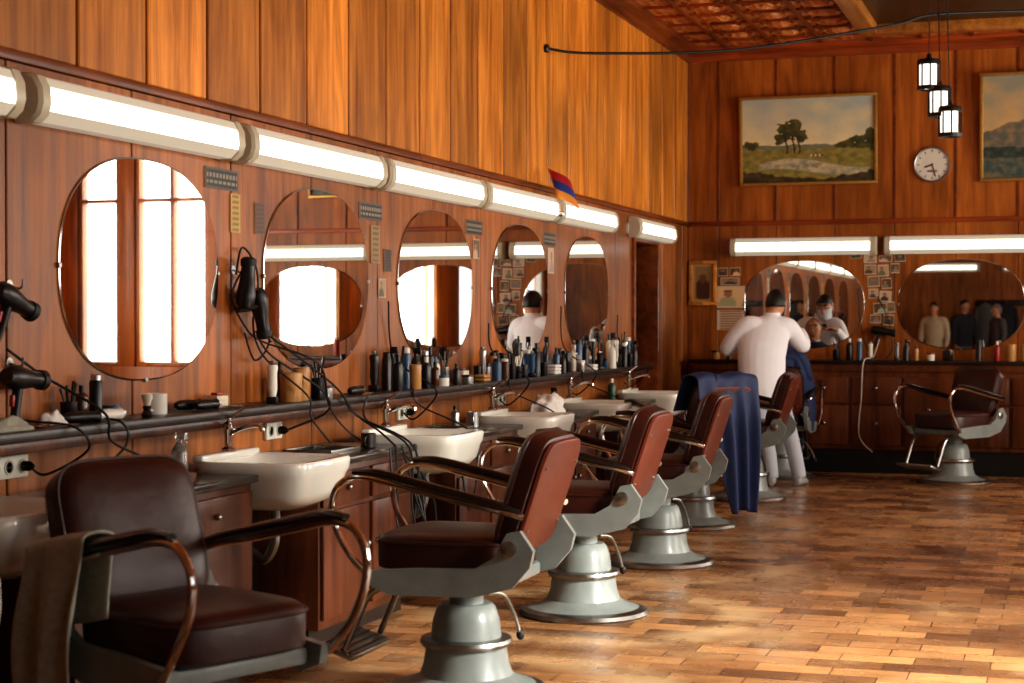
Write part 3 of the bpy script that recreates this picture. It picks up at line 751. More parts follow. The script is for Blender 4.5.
def hand(name,parent,M,left=False,curl=.6):
    mb=MB(); s=-1 if left else 1
    mb.rings([[(x,math.cos(a)*w,math.sin(a)*.014) for a in [2*math.pi*k/14 for k in range(14)]] for x,w in [(-.04,.024),(-.01,.026),(.02,.036),(.06,.040),(.088,.038)]],M_skin)
    for k,(y,l) in enumerate([(.029,.068),(.010,.078),(-.010,.072),(-.028,.056)]):
        a=curl*.5; p=Vector((.082,s*y,0)); pts=[p-Vector((.02,0,0)),p.copy()]
        for f in (.45,.32,.25):
            a+=curl*.45; p=p+Vector((math.cos(a)*l*f,s*y*.12,-math.sin(a)*l*f)); pts.append(p.copy())
        mb.tube(pts,[.009,.009,.0085,.0078,.0065],M_skin,n=10,sm=3)
    mb.tube([(.015,s*.022,-.004),(.045,s*.052,-.012),(.072,s*.062,-.024),(.092,s*.058,-.036)],[.013,.011,.0095,.007],M_skin,n=10,sm=3)
    o=remeshed(mb,name,.0042,None,[M_skin],3,parent); o.matrix_local=M; return o
def look(frm,to,up=Vector((0,0,1))):
    x=(Vector(to)-Vector(frm)).normalized(); y=up.cross(x).normalized(); z=x.cross(y)
    m=Matrix((x,y,z)).transposed().to_4x4(); m.translation=Vector(frm); return m
def shoe(mb,x,y,a,mat):
    Mx=T(x,y,0)@RZ(a)
    mb.rings([[ (math.cos(t)*.045*w, -.08+.26*q, max(.002,z*(.5+.5*math.sin(t)))) for t in [2*math.pi*k/16 for k in range(16)]] for q,w,z in [(0,.5,.06),(.08,.85,.1),(.35,.9,.10),(.6,1.05,.07),(.85,1.0,.05),(1,.5,.03)]],mat,Mx)

TH=R(18.17)
# --- barber: local x = toward client side, y = away toward back wall
e=empty('barber_person',(-2.40,14.36,0),(0,0,TH))
mb=MB()
mb.rings([ering((-.07,0,.97),.165,.12),ering((-.07,0,.85),.175,.135),ering((-.07,.01,.78),.15,.12)],M_trou)
mb.tube([(-.13,.0,.84),(-.11,.03,.66),(-.06,.05,.47),(-.02,.0,.25),(.0,-.02,.06)],[.098,.092,.072,.066,.06],M_trou,n=14)
mb.tube([(.02,.0,.84),(.08,.02,.66),(.15,.04,.47),(.20,.0,.25),(.235,-.03,.06)],[.098,.092,.072,.066,.06],M_trou,n=14)
remeshed(mb,'trousers',.014,None,[M_trou],5,e)
mb=MB()
mb.rings([ering((-.06,.0,.72),.215,.16),ering((-.07,.0,.82),.215,.155),ering((-.08,.01,.95),.20,.14),ering((-.08,.03,1.08),.205,.14),ering((-.06,.06,1.22),.215,.138),ering((-.03,.09,1.32),.208,.12),ering((-.01,.11,1.40),.14,.09),ering((.02,.13,1.445),.07,.065)],M_coat)
SL,SR_=(-.215,.09,1.34),(.16,.11,1.335)
EL,ER=(-.36,.16,1.15),(.30,.24,1.18)
HLt,HRt=(-.02,.40,1.28),(.33,.50,1.30)
mb.tube([(-.10,.09,1.34),SL,EL,(-.22,.29,1.20),HLt],[.088,.084,.066,.054,.042],M_coat,n=14,sm=5)
mb.tube([(.03,.10,1.34),SR_,ER,(.33,.38,1.24),HRt],[.088,.084,.066,.054,.042],M_coat,n=14,sm=5)
remeshed(mb,'coat',.013,None,[M_coat],4,e)
mb=MB(); mb.tube([(.015,.12,1.39),(.035,.14,1.46),(.05,.17,1.52)],[.06,.054,.057],M_skin,n=16); mb.rings([ering((.02,.13,1.43),.078,.072),ering((.027,.135,1.462),.068,.064)],M_coat,cap0=False,cap1=False); mb.obj('neck_and_collar',e)
head(e,T(.065,.19,1.535)@RZ(R(-14))@RX(R(-20))@Matrix.Scale(1.07,4),M_hair,mask=True)
hand('hand_left',e,look(HLt,(.04,.52,1.34)),left=True); hand('hand_right',e,look(HRt,(.26,.60,1.34)),left=False)
mb=MB(); shoe(mb,.0,0,R(-8),M_shoe); shoe(mb,.235,-.01,R(-25),M_shoe); mb.obj('shoes',e)
mb=MB(); mb.box((.16,.59,1.335),(.28,.594,1.36),M_black,.002)
for k in range(14): mb.box((.165+k*.008,.5905,1.315),(.168+k*.008,.5935,1.336),M_black)
mb.obj('comb',e)

# --- client: seated facing +Y
e=empty('seated_client_person',(-2.44,15.13,0))
mb=MB()
mb.rings([ering((0,-.10,.65),.17,.12),ering((0,-.12,.78),.165,.12),ering((0,-.13,.95),.17,.115),ering((0,-.135,1.08),.185,.11),ering((0,-.135,1.14),.12,.08),ering((0,-.125,1.185),.06,.058)],M_blue)
for s in (-1,1):
    mb.tube([(s*.09,-.08,.70),(s*.11,.14,.70),(s*.115,.34,.67)],[.09,.08,.062],M_blue,n=14)
    mb.tube([(s*.10,-.14,1.08),(s*.19,-.13,1.06),(s*.24,-.07,.90),(s*.22,.10,.84)],[.07,.065,.05,.042],M_blue,n=14)
remeshed(mb,'torso_clothes',.014,None,[M_blue],5,e)
mb=MB()
for s in (-1,1): mb.tube([(s*.115,.34,.66),(s*.12,.39,.52),(s*.12,.40,.34),(s*.12,.40,.26)],[.064,.058,.05,.045],M_dark,n=14)
mb.obj('lower_legs',e)
mb=MB()
for s in (-1,1): mb.rings([[ (s*.12+math.cos(t)*.043*w, .34+.22*q, .185+max(.0,z*(.5+.5*math.sin(t)))) for t in [2*math.pi*k/16 for k in range(16)]] for q,w,z in [(0,.5,.06),(.08,.85,.1),(.35,.9,.10),(.6,1.05,.07),(.85,1.0,.05),(1,.5,.03)]],M_black)
mb.obj('shoes',e)
mb=MB()
def cp(u,v):
    a=2*math.pi*u
    K=[(0,.062,.060,-.13,1.19),(.12,.12,.09,-.13,1.155),(.25,.225,.14,-.11,1.08),(.45,.275,.20,-.06,.93),(.65,.29,.30,.03,.80),(.82,.29,.40,.08,.62),(1,.28,.42,.08,.42)]
    for i in range(len(K)-1):
        if v<=K[i+1][0]+1e-9:
            t=(v-K[i][0])/(K[i+1][0]-K[i][0]); p=[K[i][m]*(1-t)+K[i+1][m]*t for m in range(5)]; break
    w=1+.05*math.sin(a*9+v*4)*min(1,v*1.2)
    x=math.cos(a)*p[1]*w; y=p[3]+math.sin(a)*p[2]*w
    if v>.3: y=max(y,-.20)
    z=p[4]
    if y<-.19 and abs(x)<.24: z=max(z,.985)
    return (x,y,z)
mb.grid(cp,72,26,M_blue); mb.obj('cape',e,80)
mb=MB(); mb.tube([(0,-.13,1.13),(0,-.125,1.19),(0,-.11,1.25)],[.055,.052,.055],M_skin,n=16); mb.rings([ering((0,-.125,1.165),.066,.064),ering((0,-.12,1.20),.062,.060)],M_wtowel,cap0=False,cap1=False); mb.obj('neck',e)
head(e,T(0,-.09,1.30)@RX(R(2)),M_ghair,bald=True)

# --- people waiting near the entrance (visible in the back mirror)
def stander(name,x,y,rz,top,bottom,hair,sc=1.0):
    e=empty(name,(x,y,0),(0,0,rz)); e.scale=(sc,sc,sc)
    mb=MB()
    mb.rings([ering((0,0,1.0),.16,.11),ering((0,0,.88),.175,.125),ering((0,0,.80),.15,.11)],bottom)
    for s in (-1,1): mb.tube([(s*.085,0,.86),(s*.09,.01,.66),(s*.095,.02,.48),(s*.10,0,.26),(s*.105,-.02,.06)],[.098,.088,.068,.06,.052],bottom,n=14)
    remeshed(mb,'trousers',.016,None,[bottom],5,e)
    mb=MB()
    mb.rings([ering((0,0,.86),.185,.13),ering((0,0,1.0),.17,.12),ering((0,.01,1.18),.18,.12),ering((0,.01,1.33),.20,.12),ering((0,.0,1.42),.15,.09),ering((0,-.005,1.48),.065,.06)],top)
    for s in (-1,1): mb.tube([(s*.10,0,1.39),(s*.195,0,1.37),(s*.25,.0,1.12),(s*.24,.07,.90)],[.08,.072,.055,.042],top,n=14)
    remeshed(mb,'shirt',.015,None,[top],5,e)
    mb=MB(); mb.tube([(0,-.005,1.44),(0,.01,1.50),(0,.02,1.56)],[.06,.054,.057],M_skin,n=14); mb.obj('neck',e)
    head(e,T(0,.03,1.62),hair)
    for s,l in ((-1,True),(1,False)): hand('hand',e,look((s*.24,.07,.89),(s*.235,.11,.75),Vector((s,0,0))),left=l,curl=.4)
    mb=MB(); shoe(mb,.105,0,R(-8),M_black); shoe(mb,-.105,0,R(8),M_black); mb.obj('shoes',e)
M_khaki=simple('khaki_cloth',s255(196,180,150),.85); M_grey=simple('grey_wool',s255(90,88,86),.9); M_dk=simple('charcoal_cloth',s255(38,38,42),.85)
stander('waiting_customer',-2.45,-1.0,R(10),M_khaki,M_dk,M_hair)
stander('waiting_customer',-1.95,-1.7,R(-40),M_dk,M_grey,M_hair,1.03)
stander('waiting_customer',-1.30,-1.3,R(60),M_grey,M_dk,M_ghair,.98)

# ------------------------------------------------------------------ small objects
def bottle(name,x,y,z,h,r,mat,cap,kind=0):
    mb=MB()
    if kind==0:
        mb.lathe([(r*.95,0),(r,.004),(r,h*.66),(r*.8,h*.75),(r*.38,h*.79),(r*.38,h*.83)],mat,n=16); mb.lathe([(r*.45,h*.82),(r*.45,h),(r*.2,h)],cap,n=14)
    elif kind==1:
        mb.lathe([(r,0),(r,h*.82),(r*.85,h*.86)],mat,n=18); mb.lathe([(r*.8,h*.85),(r*.8,h*.97),(r*.6,h)],cap,n=16)
    elif kind==2:
        mb.lathe([(r,0),(r,h*.5),(r*.85,h*.62),(r*.35,h*.74),(r*.35,h*.8)],mat,n=16); mb.box((-r*.4,-r*.4,h*.8),(r*1.0,r*.4,h*.95),cap,.004); mb.tube([(r*.8,0,h*.82),(r*.95,0,h*.74),(r*.85,0,h*.66)],.004,cap,n=6)
    elif kind==3:
        mb.lathe([(r*.8,0),(r*.9,.005),(r,h*.5),(r*.93,h*.5),(r*.8,.01)],mat,n=18)
        for k in range(5):
            a=k*1.35; mb.tube([(0,0,.01),(math.cos(a)*r*.5,math.sin(a)*r*.5,h*.5),(math.cos(a)*r*.9,math.sin(a)*r*.9,h*(1-.06*k))],[.004,.004,.007],cap,n=6,sm=1)
    elif kind==4:
        mb.lathe([(r*.95,0),(r,.004),(r,h*.8)],mat,n=20); mb.lathe([(r*1.04,h*.78),(r*1.04,h),(r*.9,h*1.02)],cap,n=20)
    elif kind==5:
        mb.lathe([(r*.8,0),(r,.01),(r*.6,h*.3),(r*.8,h*.45),(r*.6,h*.5)],cap,n=16); mb.lathe([(r*.55,h*.5),(r*.9,h*.8),(r*1.0,h*.95),(r*.6,h)],mat,n=16)
    elif kind==6:
        mb.box((-r,-r*1.2,0),(r,r*1.2,h),mat,.004); mb.box((-r*.6,-r*.8,h),(r*.6,r*.8,h+.012),cap,.003)
    elif kind==7:
        mb.box((-r*.8,-r,0),(r*.8,r,h*.16),cap,.006); mb.lathe([(r*.5,h*.14),(r*.75,h*.35),(r*.7,h*.7),(r*.85,h*.85),(r*.7,h*.9)],mat,n=14); mb.box((-r*.3,-r*.8,h*.9),(r*.3,r*.8,h),M_steel,.002)
    elif kind==8: # open mug with handle
        mb.lathe([(r*.85,0),(r,.006),(r,h),(r*.9,h),(r*.82,.012),(.001,.010)],mat,n=22); mb.tube([(0,-r*.95,h*.8),(0,-r*1.6,h*.7),(0,-r*1.6,h*.35),(0,-r*.95,h*.22)],.005,mat,n=8)
    o=mb.obj(name,loc=(x,y,z),rot=(0,0,random.uniform(-.4,.4))); return o
def folded(x,y,z,mat,n=3,w=.07,l=.12):
    mb=MB()
    for k in range(n): mb.box((-w/2-.002*k,-l/2,k*.022),(w/2+.001*k,l/2,k*.022+.021),mat,.009,3)
    mb.obj('folded_towel_stack',loc=(x,y,z),rot=(0,0,random.uniform(-.15,.15)))
Z=SZ
bottle('electric_clipper',-3.36,6.83,Z,.19,.030,M_white,M_black,7)
bottle('lotion_jar',-3.36,7.02,Z,.13,.05,M_amber,M_amber,4)
bottle('lotion_jar',-3.37,7.15,Z,.15,.038,M_amber,M_amber,4)
bottle('cologne_bottle',-3.45,7.09,Z,.18,.022,M_brown,M_black,0)
bottle('brush_cup',-3.34,7.27,Z,.20,.036,M_black,M_black,3)
bottle('electric_clipper',-3.43,7.30,Z,.18,.028,M_black,M_black,7)
bottle('cream_tub',-3.35,7.38,Z,.06,.034,M_silver,M_black,4)
bottle('shaving_brush',-3.33,5.70,Z,.09,.022,M_paper,M_dark,5)
bottle('coffee_mug',-3.37,5.84,Z,.085,.042,M_china,M_china,8)
bottle('cream_tub',-3.42,5.60,Z,.05,.035,M_white,M_teal,4)
bottle('cologne_bottle',-3.45,5.44,Z,.13,.024,M_brown,M_black,0)
bottle('hairspray_can',-3.44,5.52,Z,.17,.025,M_black,M_silver,1)
bottle('brush_cup',-3.44,5.34,Z,.15,.032,M_dark,M_black,3)
bottle('product_carton',-3.44,6.47,Z,.05,.03,M_paper,M_red,6)
def lay(items):
    for (nm,k,y,x,h,r,m,c) in items: bottle(nm,x,y,Z,h,r,m,c,k)
B_,F_=-3.435,-3.335
lay([('electric_clipper',7,8.17,B_,.21,.032,M_black,M_black),('shampoo_bottle',0,8.25,F_,.19,.028,M_black,M_black),
('lotion_jar',4,8.50,F_,.13,.032,M_amber,M_amber),('spray_bottle',2,8.42,B_,.24,.03,M_black,M_black),('hairspray_can',1,8.34,B_,.2,.025,M_dark,M_black),
('hairspray_can',1,8.62,B_,.22,.026,M_teal,M_white),('shampoo_bottle',0,8.66,F_,.17,.028,M_black,M_white),('spray_bottle',2,8.76,B_,.23,.03,M_dark,M_black),('brush_cup',3,8.52,B_,.23,.03,M_black,M_black),
('cologne_bottle',0,8.80,F_,.14,.024,M_brown,M_black),('hairspray_can',1,8.90,B_,.2,.026,M_black,M_silver),('cream_tub',4,8.92,F_,.06,.036,M_white,M_teal),('shampoo_bottle',0,8.98,B_,.22,.026,M_black,M_black),
('shampoo_bottle',0,9.06,B_,.16,.03,M_white,M_teal),('brush_cup',3,9.2,B_,.2,.034,M_steel,M_black),('cream_tub',4,9.33,F_,.05,.035,M_silver,M_black),('product_carton',6,9.50,B_,.07,.034,M_paper,M_teal),('cologne_bottle',0,9.14,F_,.12,.022,M_black,M_black)])
sets=[('shampoo_bottle',0),('hairspray_can',1),('spray_bottle',2),('brush_cup',3),('cream_tub',4),('cologne_bottle',0),('product_carton',6),('electric_clipper',7)]
mats=[M_black,M_black,M_dark,M_black,M_teal,M_silver,M_brown,M_green,M_amber,M_black,M_paper,M_white,M_black,M_teal,M_dark]
rd=random.Random(23)
def row(y0,y1,dens,x0,hs=1.0,skip=.15):
    y=y0
    while y<y1:
        nm,k=sets[rd.randrange(len(sets))]
        h={0:rd.uniform(.12,.23),1:rd.uniform(.14,.24),2:rd.uniform(.18,.25),3:rd.uniform(.14,.24),4:rd.uniform(.05,.1),6:rd.uniform(.07,.13),7:rd.uniform(.14,.2)}[k]*hs
        r=rd.uniform(.022,.032)
        if rd.random()>skip: bottle(nm,x0+rd.uniform(-.008,.008),y,Z,h,r,mats[rd.randrange(len(mats))],(M_black,M_black,M_white,M_dark)[rd.randrange(4)],k)
        y+=dens*rd.uniform(.9,1.7)
row(9.80,11.0,.068,B_,1.18,.08); row(9.85,10.9,.11,F_,.85)
row(11.2,12.1,.072,B_,1.1,.2); row(11.3,12.0,.15,F_,.8)
row(12.2,13.6,.072,B_,1.2,.1); row(12.25,13.5,.13,F_,.9)
folded(-3.35,11.12,Z,M_wtowel,3); folded(-3.35,9.64,Z,M_amber,2,.07,.09); folded(-3.36,12.12,Z,M_wtowel,2)
def comb(x,y,a,mat=M_black,z=None):
    mb=MB(); mb.box((-.09,.0,0),(.09,.012,.004),mat,.001)
    for k in range(30): mb.box((-.087+k*.006,-.018,0.0005),(-.085+k*.006,.001,.0035),mat)
    mb.obj('hair_comb',loc=(x,y,(Z+.001 if z is None else z)),rot=(0,0,a))
def scissors(x,y,a,z=None):
    mb=MB()
    for s in (-1,1):
        mb.tube([(.10,s*.004,.004),(.0,0,.004),(-.05,-s*.012,.004)],[.001,.005,.004],M_chrome,n=6,sm=3)
        mb.tube([(-.07+.018*math.cos(t),-s*.022+.018*math.sin(t),.004) for t in [k*math.pi/6 for k in range(13)]],.003,M_chrome,n=6,sm=1)
    mb.obj('scissors',loc=(x,y,(Z+.001 if z is None else z)),rot=(0,0,a))
comb(-3.40,6.08,1.4,M_green); comb(-3.33,6.14,1.7); comb(-3.36,5.5,1.3,M_dark); scissors(-3.36,6.55,1.5); scissors(-3.36,7.62,1.6); comb(-3.42,7.8,1.5); comb(-3.34,7.85,1.8,M_amber); scissors(-3.34,5.1,1.2); comb(-3.41,6.35,1.55,M_amber); comb(-3.34,6.38,1.4)
def trimmer(x,y,a,m=None):
    mb=MB(); Mx=RY(R(90)); mb.lathe([(.012,-.08),(.02,-.06),(.022,.0),(.018,.05),(.023,.07)],m or M_black,T(0,0,.022)@Mx,n=12); mb.box((.07,-.02,.012),(.085,.02,.034),M_steel,.002); mb.obj('hair_trimmer',loc=(x,y,Z+.001),rot=(0,0,a))
trimmer(-3.36,5.30,1.2); trimmer(-3.37,6.24,1.5); trimmer(-3.35,7.73,1.6); trimmer(-3.35,5.46,1.5,M_white); trimmer(-3.43,6.2,1.4,M_dark)
def towelpile(name,x,y,z,sx,sy,h,mat):
    mb=MB()
    def f(p):
        k=1+.35*noise.noise(p*2.3+Vector((x,y,0)))+.15*noise.noise(p*6)
        return Vector((p.x*k,p.y*k,max(0,p.z*k)))
    mb.ell((0,0,0),(sx,sy,h),mat,n=28,m=18,fn=f); mb.obj(name,ang=80,loc=(x,y,z))
towelpile('crumpled_towel',-3.15,10.32,.80,.10,.20,.13,M_wtowel)
towelpile('crumpled_towel',-3.38,5.14,Z,.045,.06,.05,M_wtowel)
towelpile('folded_cloth',-3.38,4.86,Z,.06,.13,.045,M_towel)
bottle('soap_bottle',-3.17,5.66,.80,.19,.032,M_clear,M_clear,2)
bottle('soap_bottle',-3.2,8.75,.80,.13,.025,M_steel,M_black,0)
bottle('glass_cup',-3.15,8.9,.80,.09,.035,M_steel,M_steel,8)
bottle('soap_bottle',-3.2,12.1,.80,.17,.03,M_green,M_white,0)
bottle('soap_bottle',-3.2,10.6,.80,.17,.03,M_black,M_black,2)
bottle('glass_cup',-3.12,7.35,.80,.07,.035,M_dark,M_dark,8)
def tray(x,y):
    mb=MB(); mb.box((-.12,-.16,0),(.12,.16,.008),M_steel,.003); mb.box((-.12,-.16,.008),(-.11,.16,.025),M_steel,.002); mb.box((.11,-.16,.008),(.12,.16,.025),M_steel,.002); mb.box((-.11,-.16,.008),(.11,-.15,.025),M_steel,.002); mb.box((-.11,.15,.008),(.11,.16,.025),M_steel,.002); mb.obj('instrument_tray',loc=(x,y,.80))
tray(-3.2,7.0); tray(-3.2,8.55)
def outlet(y,z,n=2):
    mb=MB(); mb.box((0,-.04*n,-.04),(.02,.04*n,.04),M_white,.006)
    for k in range(n):
        yy=-.04*n+.04+.08*k; mb.lathe([(.026,.0),(.026,.004),(.02,.004),(.019,-.001)],M_lampcase,T(.02,yy,0)@RY(R(90)),n=18); mb.lathe([(.004,.0),(.004,.0015)],M_black,T(.02,yy-.008,0)@RY(R(90)),n=8); mb.lathe([(.004,.0),(.004,.0015)],M_black,T(.02,yy+.008,0)@RY(R(90)),n=8)
    mb.obj('power_outlet',loc=(XL,y,z))
for y in (5.03,7.1,8.7,10.4): outlet(y,.89,3 if y<5.5 else 2)
def plug(y,z):
    mb=MB(); mb.lathe([(.018,0),(.018,.025),(.008,.04),(.005,.045)],M_black,RY(R(90)),n=14); return mb.obj('mains_plug',loc=(XL+.026,y,z))
plug(7.14,.89); plug(8.74,.89); plug(5.11,.89)
def dryer(x,y,z,rot,mat=M_black):
    mb=MB()
    mb.lathe([(.030,.10),(.030,.06),(.036,.02),(.043,-.03),(.040,-.07),(.028,-.09)],mat,RY(R(90)),n=20)
    mb.lathe([(.034,.098),(.036,.125),(.026,.135),(.022,.13)],M_rub,RY(R(90)),n=20)
    mb.tube([(-.02,0,-.02),(-.025,0,-.09),(-.035,0,-.16)],[.020,.018,.015],mat,n=12,fl=.8)
    mb.box((-.055,-.008,-.10),(-.043,.008,-.06),M_red,.002)
    return mb.obj('hair_dryer',loc=(x,y,z),rot=rot)
dryer(XL+.075,6.84,1.45,(0,R(75),R(80))); dryer(XL+.07,6.72,1.54,(R(10),R(-80),R(90)))
dryer(XL+.07,4.98,1.47,(0,R(20),R(90))); dryer(XL+.08,5.02,1.20,(0,R(5),R(90)))
dryer(-1.66,YB-.08,1.30,(0,R(10),0))
mb=MB()
for y,z in ((6.72,1.62),(6.82,1.60),(5.06,1.52),(5.06,1.25)): 
    mb.tube([(XL,y,z),(XL+.05,y,z-.01),(XL+.06,y,z+.02)],.004,M_steel,n=6); mb.lathe([(.02,0),(.02,.006)],M_steel,T(XL,y,z)@RY(R(90)),n=12)
mb.obj('dryer_hooks')
mb=MB()
def cord(p,r=.005,mat=M_rub): mb.tube(p,r,mat,n=6,sm=8)
cord([(XL+.05,6.72,1.62),(XL+.03,6.66,1.5),(XL+.03,6.80,1.36),(XL+.04,6.95,1.30),(XL+.24,7.1,1.2),(XL+.25,7.2,1.0),(XL+.3,7.35,.86),(XL+.5,7.5,.70),(XL+.58,7.55,.45),(XL+.56,7.5,.3),(XL+.52,7.4,.45),(XL+.52,7.35,.81)])
cord([(XL+.05,6.85,1.35),(XL+.06,6.98,1.24),(XL+.23,7.15,1.08),(XL+.24,7.2,.98),(XL+.08,7.16,.90),(XL+.04,7.14,.89)])
cord([(XL+.05,6.66,1.60),(XL+.03,6.76,1.72),(XL+.03,6.9,1.62),(XL+.03,6.92,1.4),(XL+.05,7.0,1.3)])
cord([(XL+.05,6.74,1.34),(XL+.04,6.86,1.22),(XL+.04,7.0,1.30),(XL+.03,6.97,1.45),(XL+.03,6.86,1.40),(XL+.06,6.9,1.24),(XL+.24,6.98,1.06),(XL+.25,7.0,.96),(XL+.3,7.1,.84)])
cord([(XL+.05,4.98,1.30),(XL+.05,5.2,1.2),(XL+.23,5.3,1.07),(XL+.24,5.33,.97),(XL+.3,5.45,.9),(XL+.4,5.5,.82)])
cord([(XL+.05,5.0,1.06),(XL+.1,5.05,1.05),(XL+.24,5.1,1.03),(XL+.26,5.15,.95),(XL+.1,5.14,.86),(XL+.05,5.11,.89)])
cord([(XL+.06,5.36,1.04),(XL+.23,5.40,1.035),(XL+.25,5.42,.95),(XL+.2,5.3,.84),(XL+.3,5.25,.82)])
cord([(XL+.05,6.92,1.35),(XL+.22,7.3,1.10),(XL+.25,7.5,.95),(XL+.4,7.52,.84),(XL+.6,7.56,.62),(XL+.62,7.6,.4),(XL+.58,7.5,.5),(XL+.52,7.42,.81)])
cord([(XL+.24,7.38,1.04),(XL+.26,7.5,.94),(XL+.53,7.54,.80),(XL+.56,7.5,.55),(XL+.6,7.3,.34),(XL+.58,7.2,.5),(XL+.53,7.25,.81)])
cord([(XL+.24,7.68,1.04),(XL+.26,7.6,.92),(XL+.54,7.46,.80),(XL+.58,7.40,.52),(XL+.6,7.5,.28),(XL+.57,7.58,.5),(XL+.53,7.56,.81)])
for y in (8.45,10.1,11.7,13.3): cord([(XL+.03,y,1.5-.06*(int(y*10)%3)),(XL+.03,y+.08,1.2),(XL+.23,y+.12,1.05),(XL+.24,y+.15,.98),(XL+.1,y+.2,.86),(XL+.03,y+.22,.89)])
for y in (8.3,9.9,11.55): cord([(XL+.23,y,1.04),(XL+.25,y+.05,.95),(XL+.52,y+.1,.81),(XL+.55,y+.1,.6),(XL+.56,y-.05,.42),(XL+.54,y-.1,.62),(XL+.52,y-.08,.81)])
mb.obj('hair_dryer_cords')
mb=MB(); mb.tube([(-1.68,YB-.05,1.22),(-1.72,YB-.2,1.06),(-1.78,yf-.05,1.02),(-1.80,yf-.05,.7),(-1.82,yf-.04,.35),(-1.7,yf-.04,.2)],.005,M_white,n=6,sm=8); mb.obj('white_appliance_cord')
mb=MB(); mb.tube([(-1.88,YB-.02,1.7),(-1.86,YB-.03,1.4),(-1.8,YB-.05,1.15),(-1.7,YB-.2,1.05)],.005,M_rub,n=6,sm=8);mb.tube([(-1.70,YB-.02,1.62),(-1.60,YB-.03,1.4),(-1.56,YB-.05,1.15),(-1.6,YB-.2,1.05)],.005,M_rub,n=6,sm=8); mb.obj('black_appliance_cords')
def lwposter(name,y,z,w,h,fn,nu=16,nv=14):
    e=empty(name,(XL+.004,y,z),(0,0,R(90))); canvas('print',w,h,fn,nu,nv,e,y=-.003)
    mb=MB(); mb.box((-w/2,-.002,-h/2),(w/2,.003,h/2),M_paper); mb.obj('backing',e)
def plq(u,v):
    if min(u,1-u)<.04 or min(v,1-v)<.1: return (.35,.33,.3)
    return (.58,.54,.46) if (.55<v<.75 and int(u*30)%3) or (.25<v<.38 and int(u*30+1)%4) else (.10,.09,.09)
def notice(c):
    def f(u,v): return c if int(v*14)%2==0 or u<.15 or u>.85 else tuple(x*.6 for x in c)
    return f
for i,y in enumerate([6.615,8.27,9.90,11.5]):
    lwposter('number_plaque',y,2.01 if i==0 else 1.97,.30,.09,plq,60,14)
lwposter('yellow_notice',6.74,1.87,.09,.17,notice((.80,.64,.28))); lwposter('yellow_notice',8.33,1.80,.12,.2,notice((.62,.50,.30))); lwposter('pinned_notice',8.15,1.78,.1,.15,notice((.5,.4,.25))); lwposter('pinned_notice',8.50,1.72,.1,.12,notice((.3,.2,.14)))
lwposter('pinned_photo',11.53,1.82,.14,.18,rndphoto(5)); lwposter('pinned_photo',9.94,1.84,.12,.12,rndphoto(6)); lwposter('pinned_photo',6.98,1.86,.1,.14,notice((.42,.28,.18))); lwposter('pinned_photo',8.42,1.57,.1,.1,rndphoto(8))
e=empty('small_flag',(XL+.145,11.34,LZ-.03),(R(22),0,R(-35)))
mb=MB(); mb.tube([(0,0,0),(0,0,.36)],.004,M_coffer,n=6,sm=1); mb.box((-.05,-.012,-.02),(.01,.012,.012),M_steel,.003); mb.obj('stick',e)
mb=MB()
for k,mt in enumerate((M_for,M_fblue,M_fred)):
    mb.grid(lambda u,v,k=k:(.004+.17*u,-.02*math.sin(u*5),.12+k*.07+.07*v-.12*u*u),12,2,mt)
mb.obj('cloth',e)
ZB=1.031
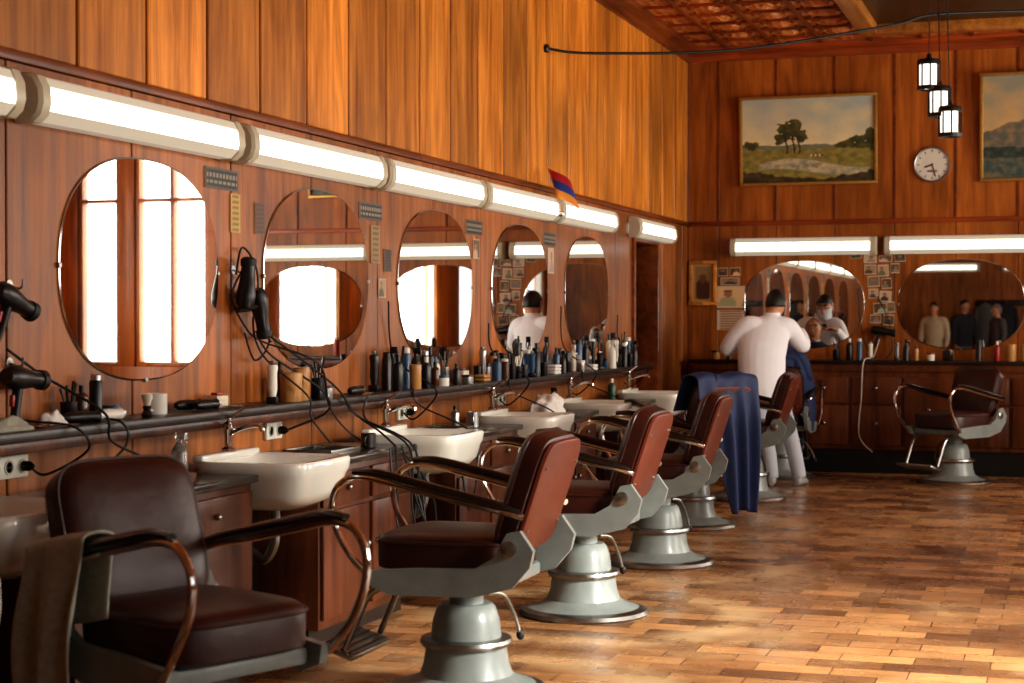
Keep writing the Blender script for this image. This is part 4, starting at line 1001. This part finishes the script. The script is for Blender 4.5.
for x,nm,k,h,r,m1,c1 in [(-2.05,'brush_cup',3,.19,.035,M_black,M_black),(-1.93,'shampoo_bottle',0,.2,.03,M_black,M_white),(-1.84,'hairspray_can',1,.2,.026,M_teal,M_white),(-1.74,'electric_clipper',7,.17,.028,M_white,M_black),(-1.5,'electric_clipper',7,.16,.03,M_silver,M_black),(-1.42,'spray_bottle',2,.2,.03,M_black,M_black),(-1.33,'cologne_bottle',0,.14,.022,M_amber,M_black),(-1.2,'cream_tub',4,.07,.035,M_white,M_red),(-1.05,'product_carton',6,.09,.035,M_dark,M_black),(-.78,'hairspray_can',1,.19,.026,M_black,M_black),(-.5,'lotion_jar',4,.15,.045,M_amber,M_amber),(-.38,'lotion_jar',4,.15,.045,M_amber,M_amber),(-.62,'shampoo_bottle',0,.18,.028,M_red,M_white),(-2.75,'brush_cup',3,.18,.032,M_china,M_black),(-2.9,'shampoo_bottle',0,.17,.03,M_green,M_white),(-3.05,'spray_bottle',2,.2,.03,M_black,M_black),(-3.18,'cream_tub',4,.08,.04,M_amber,M_dark),(.1,'hairspray_can',1,.2,.028,M_red,M_white),(.9,'lotion_jar',4,.12,.04,M_amber,M_black)]:
    bottle(nm,x,15.86,ZB,h,r,m1,c1,k)
e=empty('coat_rack',(-1.0,YF+.06,0))
mb=MB(); mb.box((-.8,-.05,1.68),(.8,-.02,1.80),M_dark,.006)
for k in range(4): mb.tube([(-.6+k*.4,-.02,1.74),(-.6+k*.4,.06,1.72),(-.6+k*.4,.08,1.77)],.008,M_steel,n=6)
mb.obj('rail',e)
cm=[M_grey,M_dk,M_teal]
for k,x in enumerate((-.6,-.2,.6)):
    mb=MB()
    rg=[]
    for z,w,d in [(1.74,.03,.03),(1.70,.10,.05),(1.64,.19,.07),(1.3,.17,.08),(1.0,.18,.09),(.75,.20,.10)]:
        rg.append([(x+math.cos(t)*w*(1+.05*math.sin(5*t)),.07+math.sin(t)*d,z) for t in [2*math.pi*j/24 for j in range(24)]])
    mb.rings(rg,cm[k])
    for s in (-1,1): mb.tube([(x+s*.16,.08,1.62),(x+s*.20,.09,1.35),(x+s*.2,.10,1.05)],[.05,.05,.045],cm[k],n=10)
    mb.obj('coat',e)

# ------------------------------------------------------------------ world, camera
w=bpy.data.worlds.new('World'); scene.world=w; w.use_nodes=True
w.node_tree.nodes['Background'].inputs[0].default_value=(.9,.94,1,1); w.node_tree.nodes['Background'].inputs[1].default_value=1.2
cam=bpy.data.cameras.new('Camera'); co=bpy.data.objects.new('Camera',cam); COL.objects.link(co)
cam.sensor_width=36; cam.lens=1700/1024*36; co.location=(0,0,1.4); co.rotation_euler=(R(90-.725),0,TH)
cam.clip_start=.05; cam.clip_end=100
cam.dof.use_dof=True; cam.dof.focus_distance=8.5; cam.dof.aperture_fstop=4.0
scene.camera=co
scene.view_settings.view_transform='Standard'
try: scene.view_settings.look='Medium High Contrast'
except Exception:
    scene.view_settings.look='None'
scene.view_settings.exposure=0.0
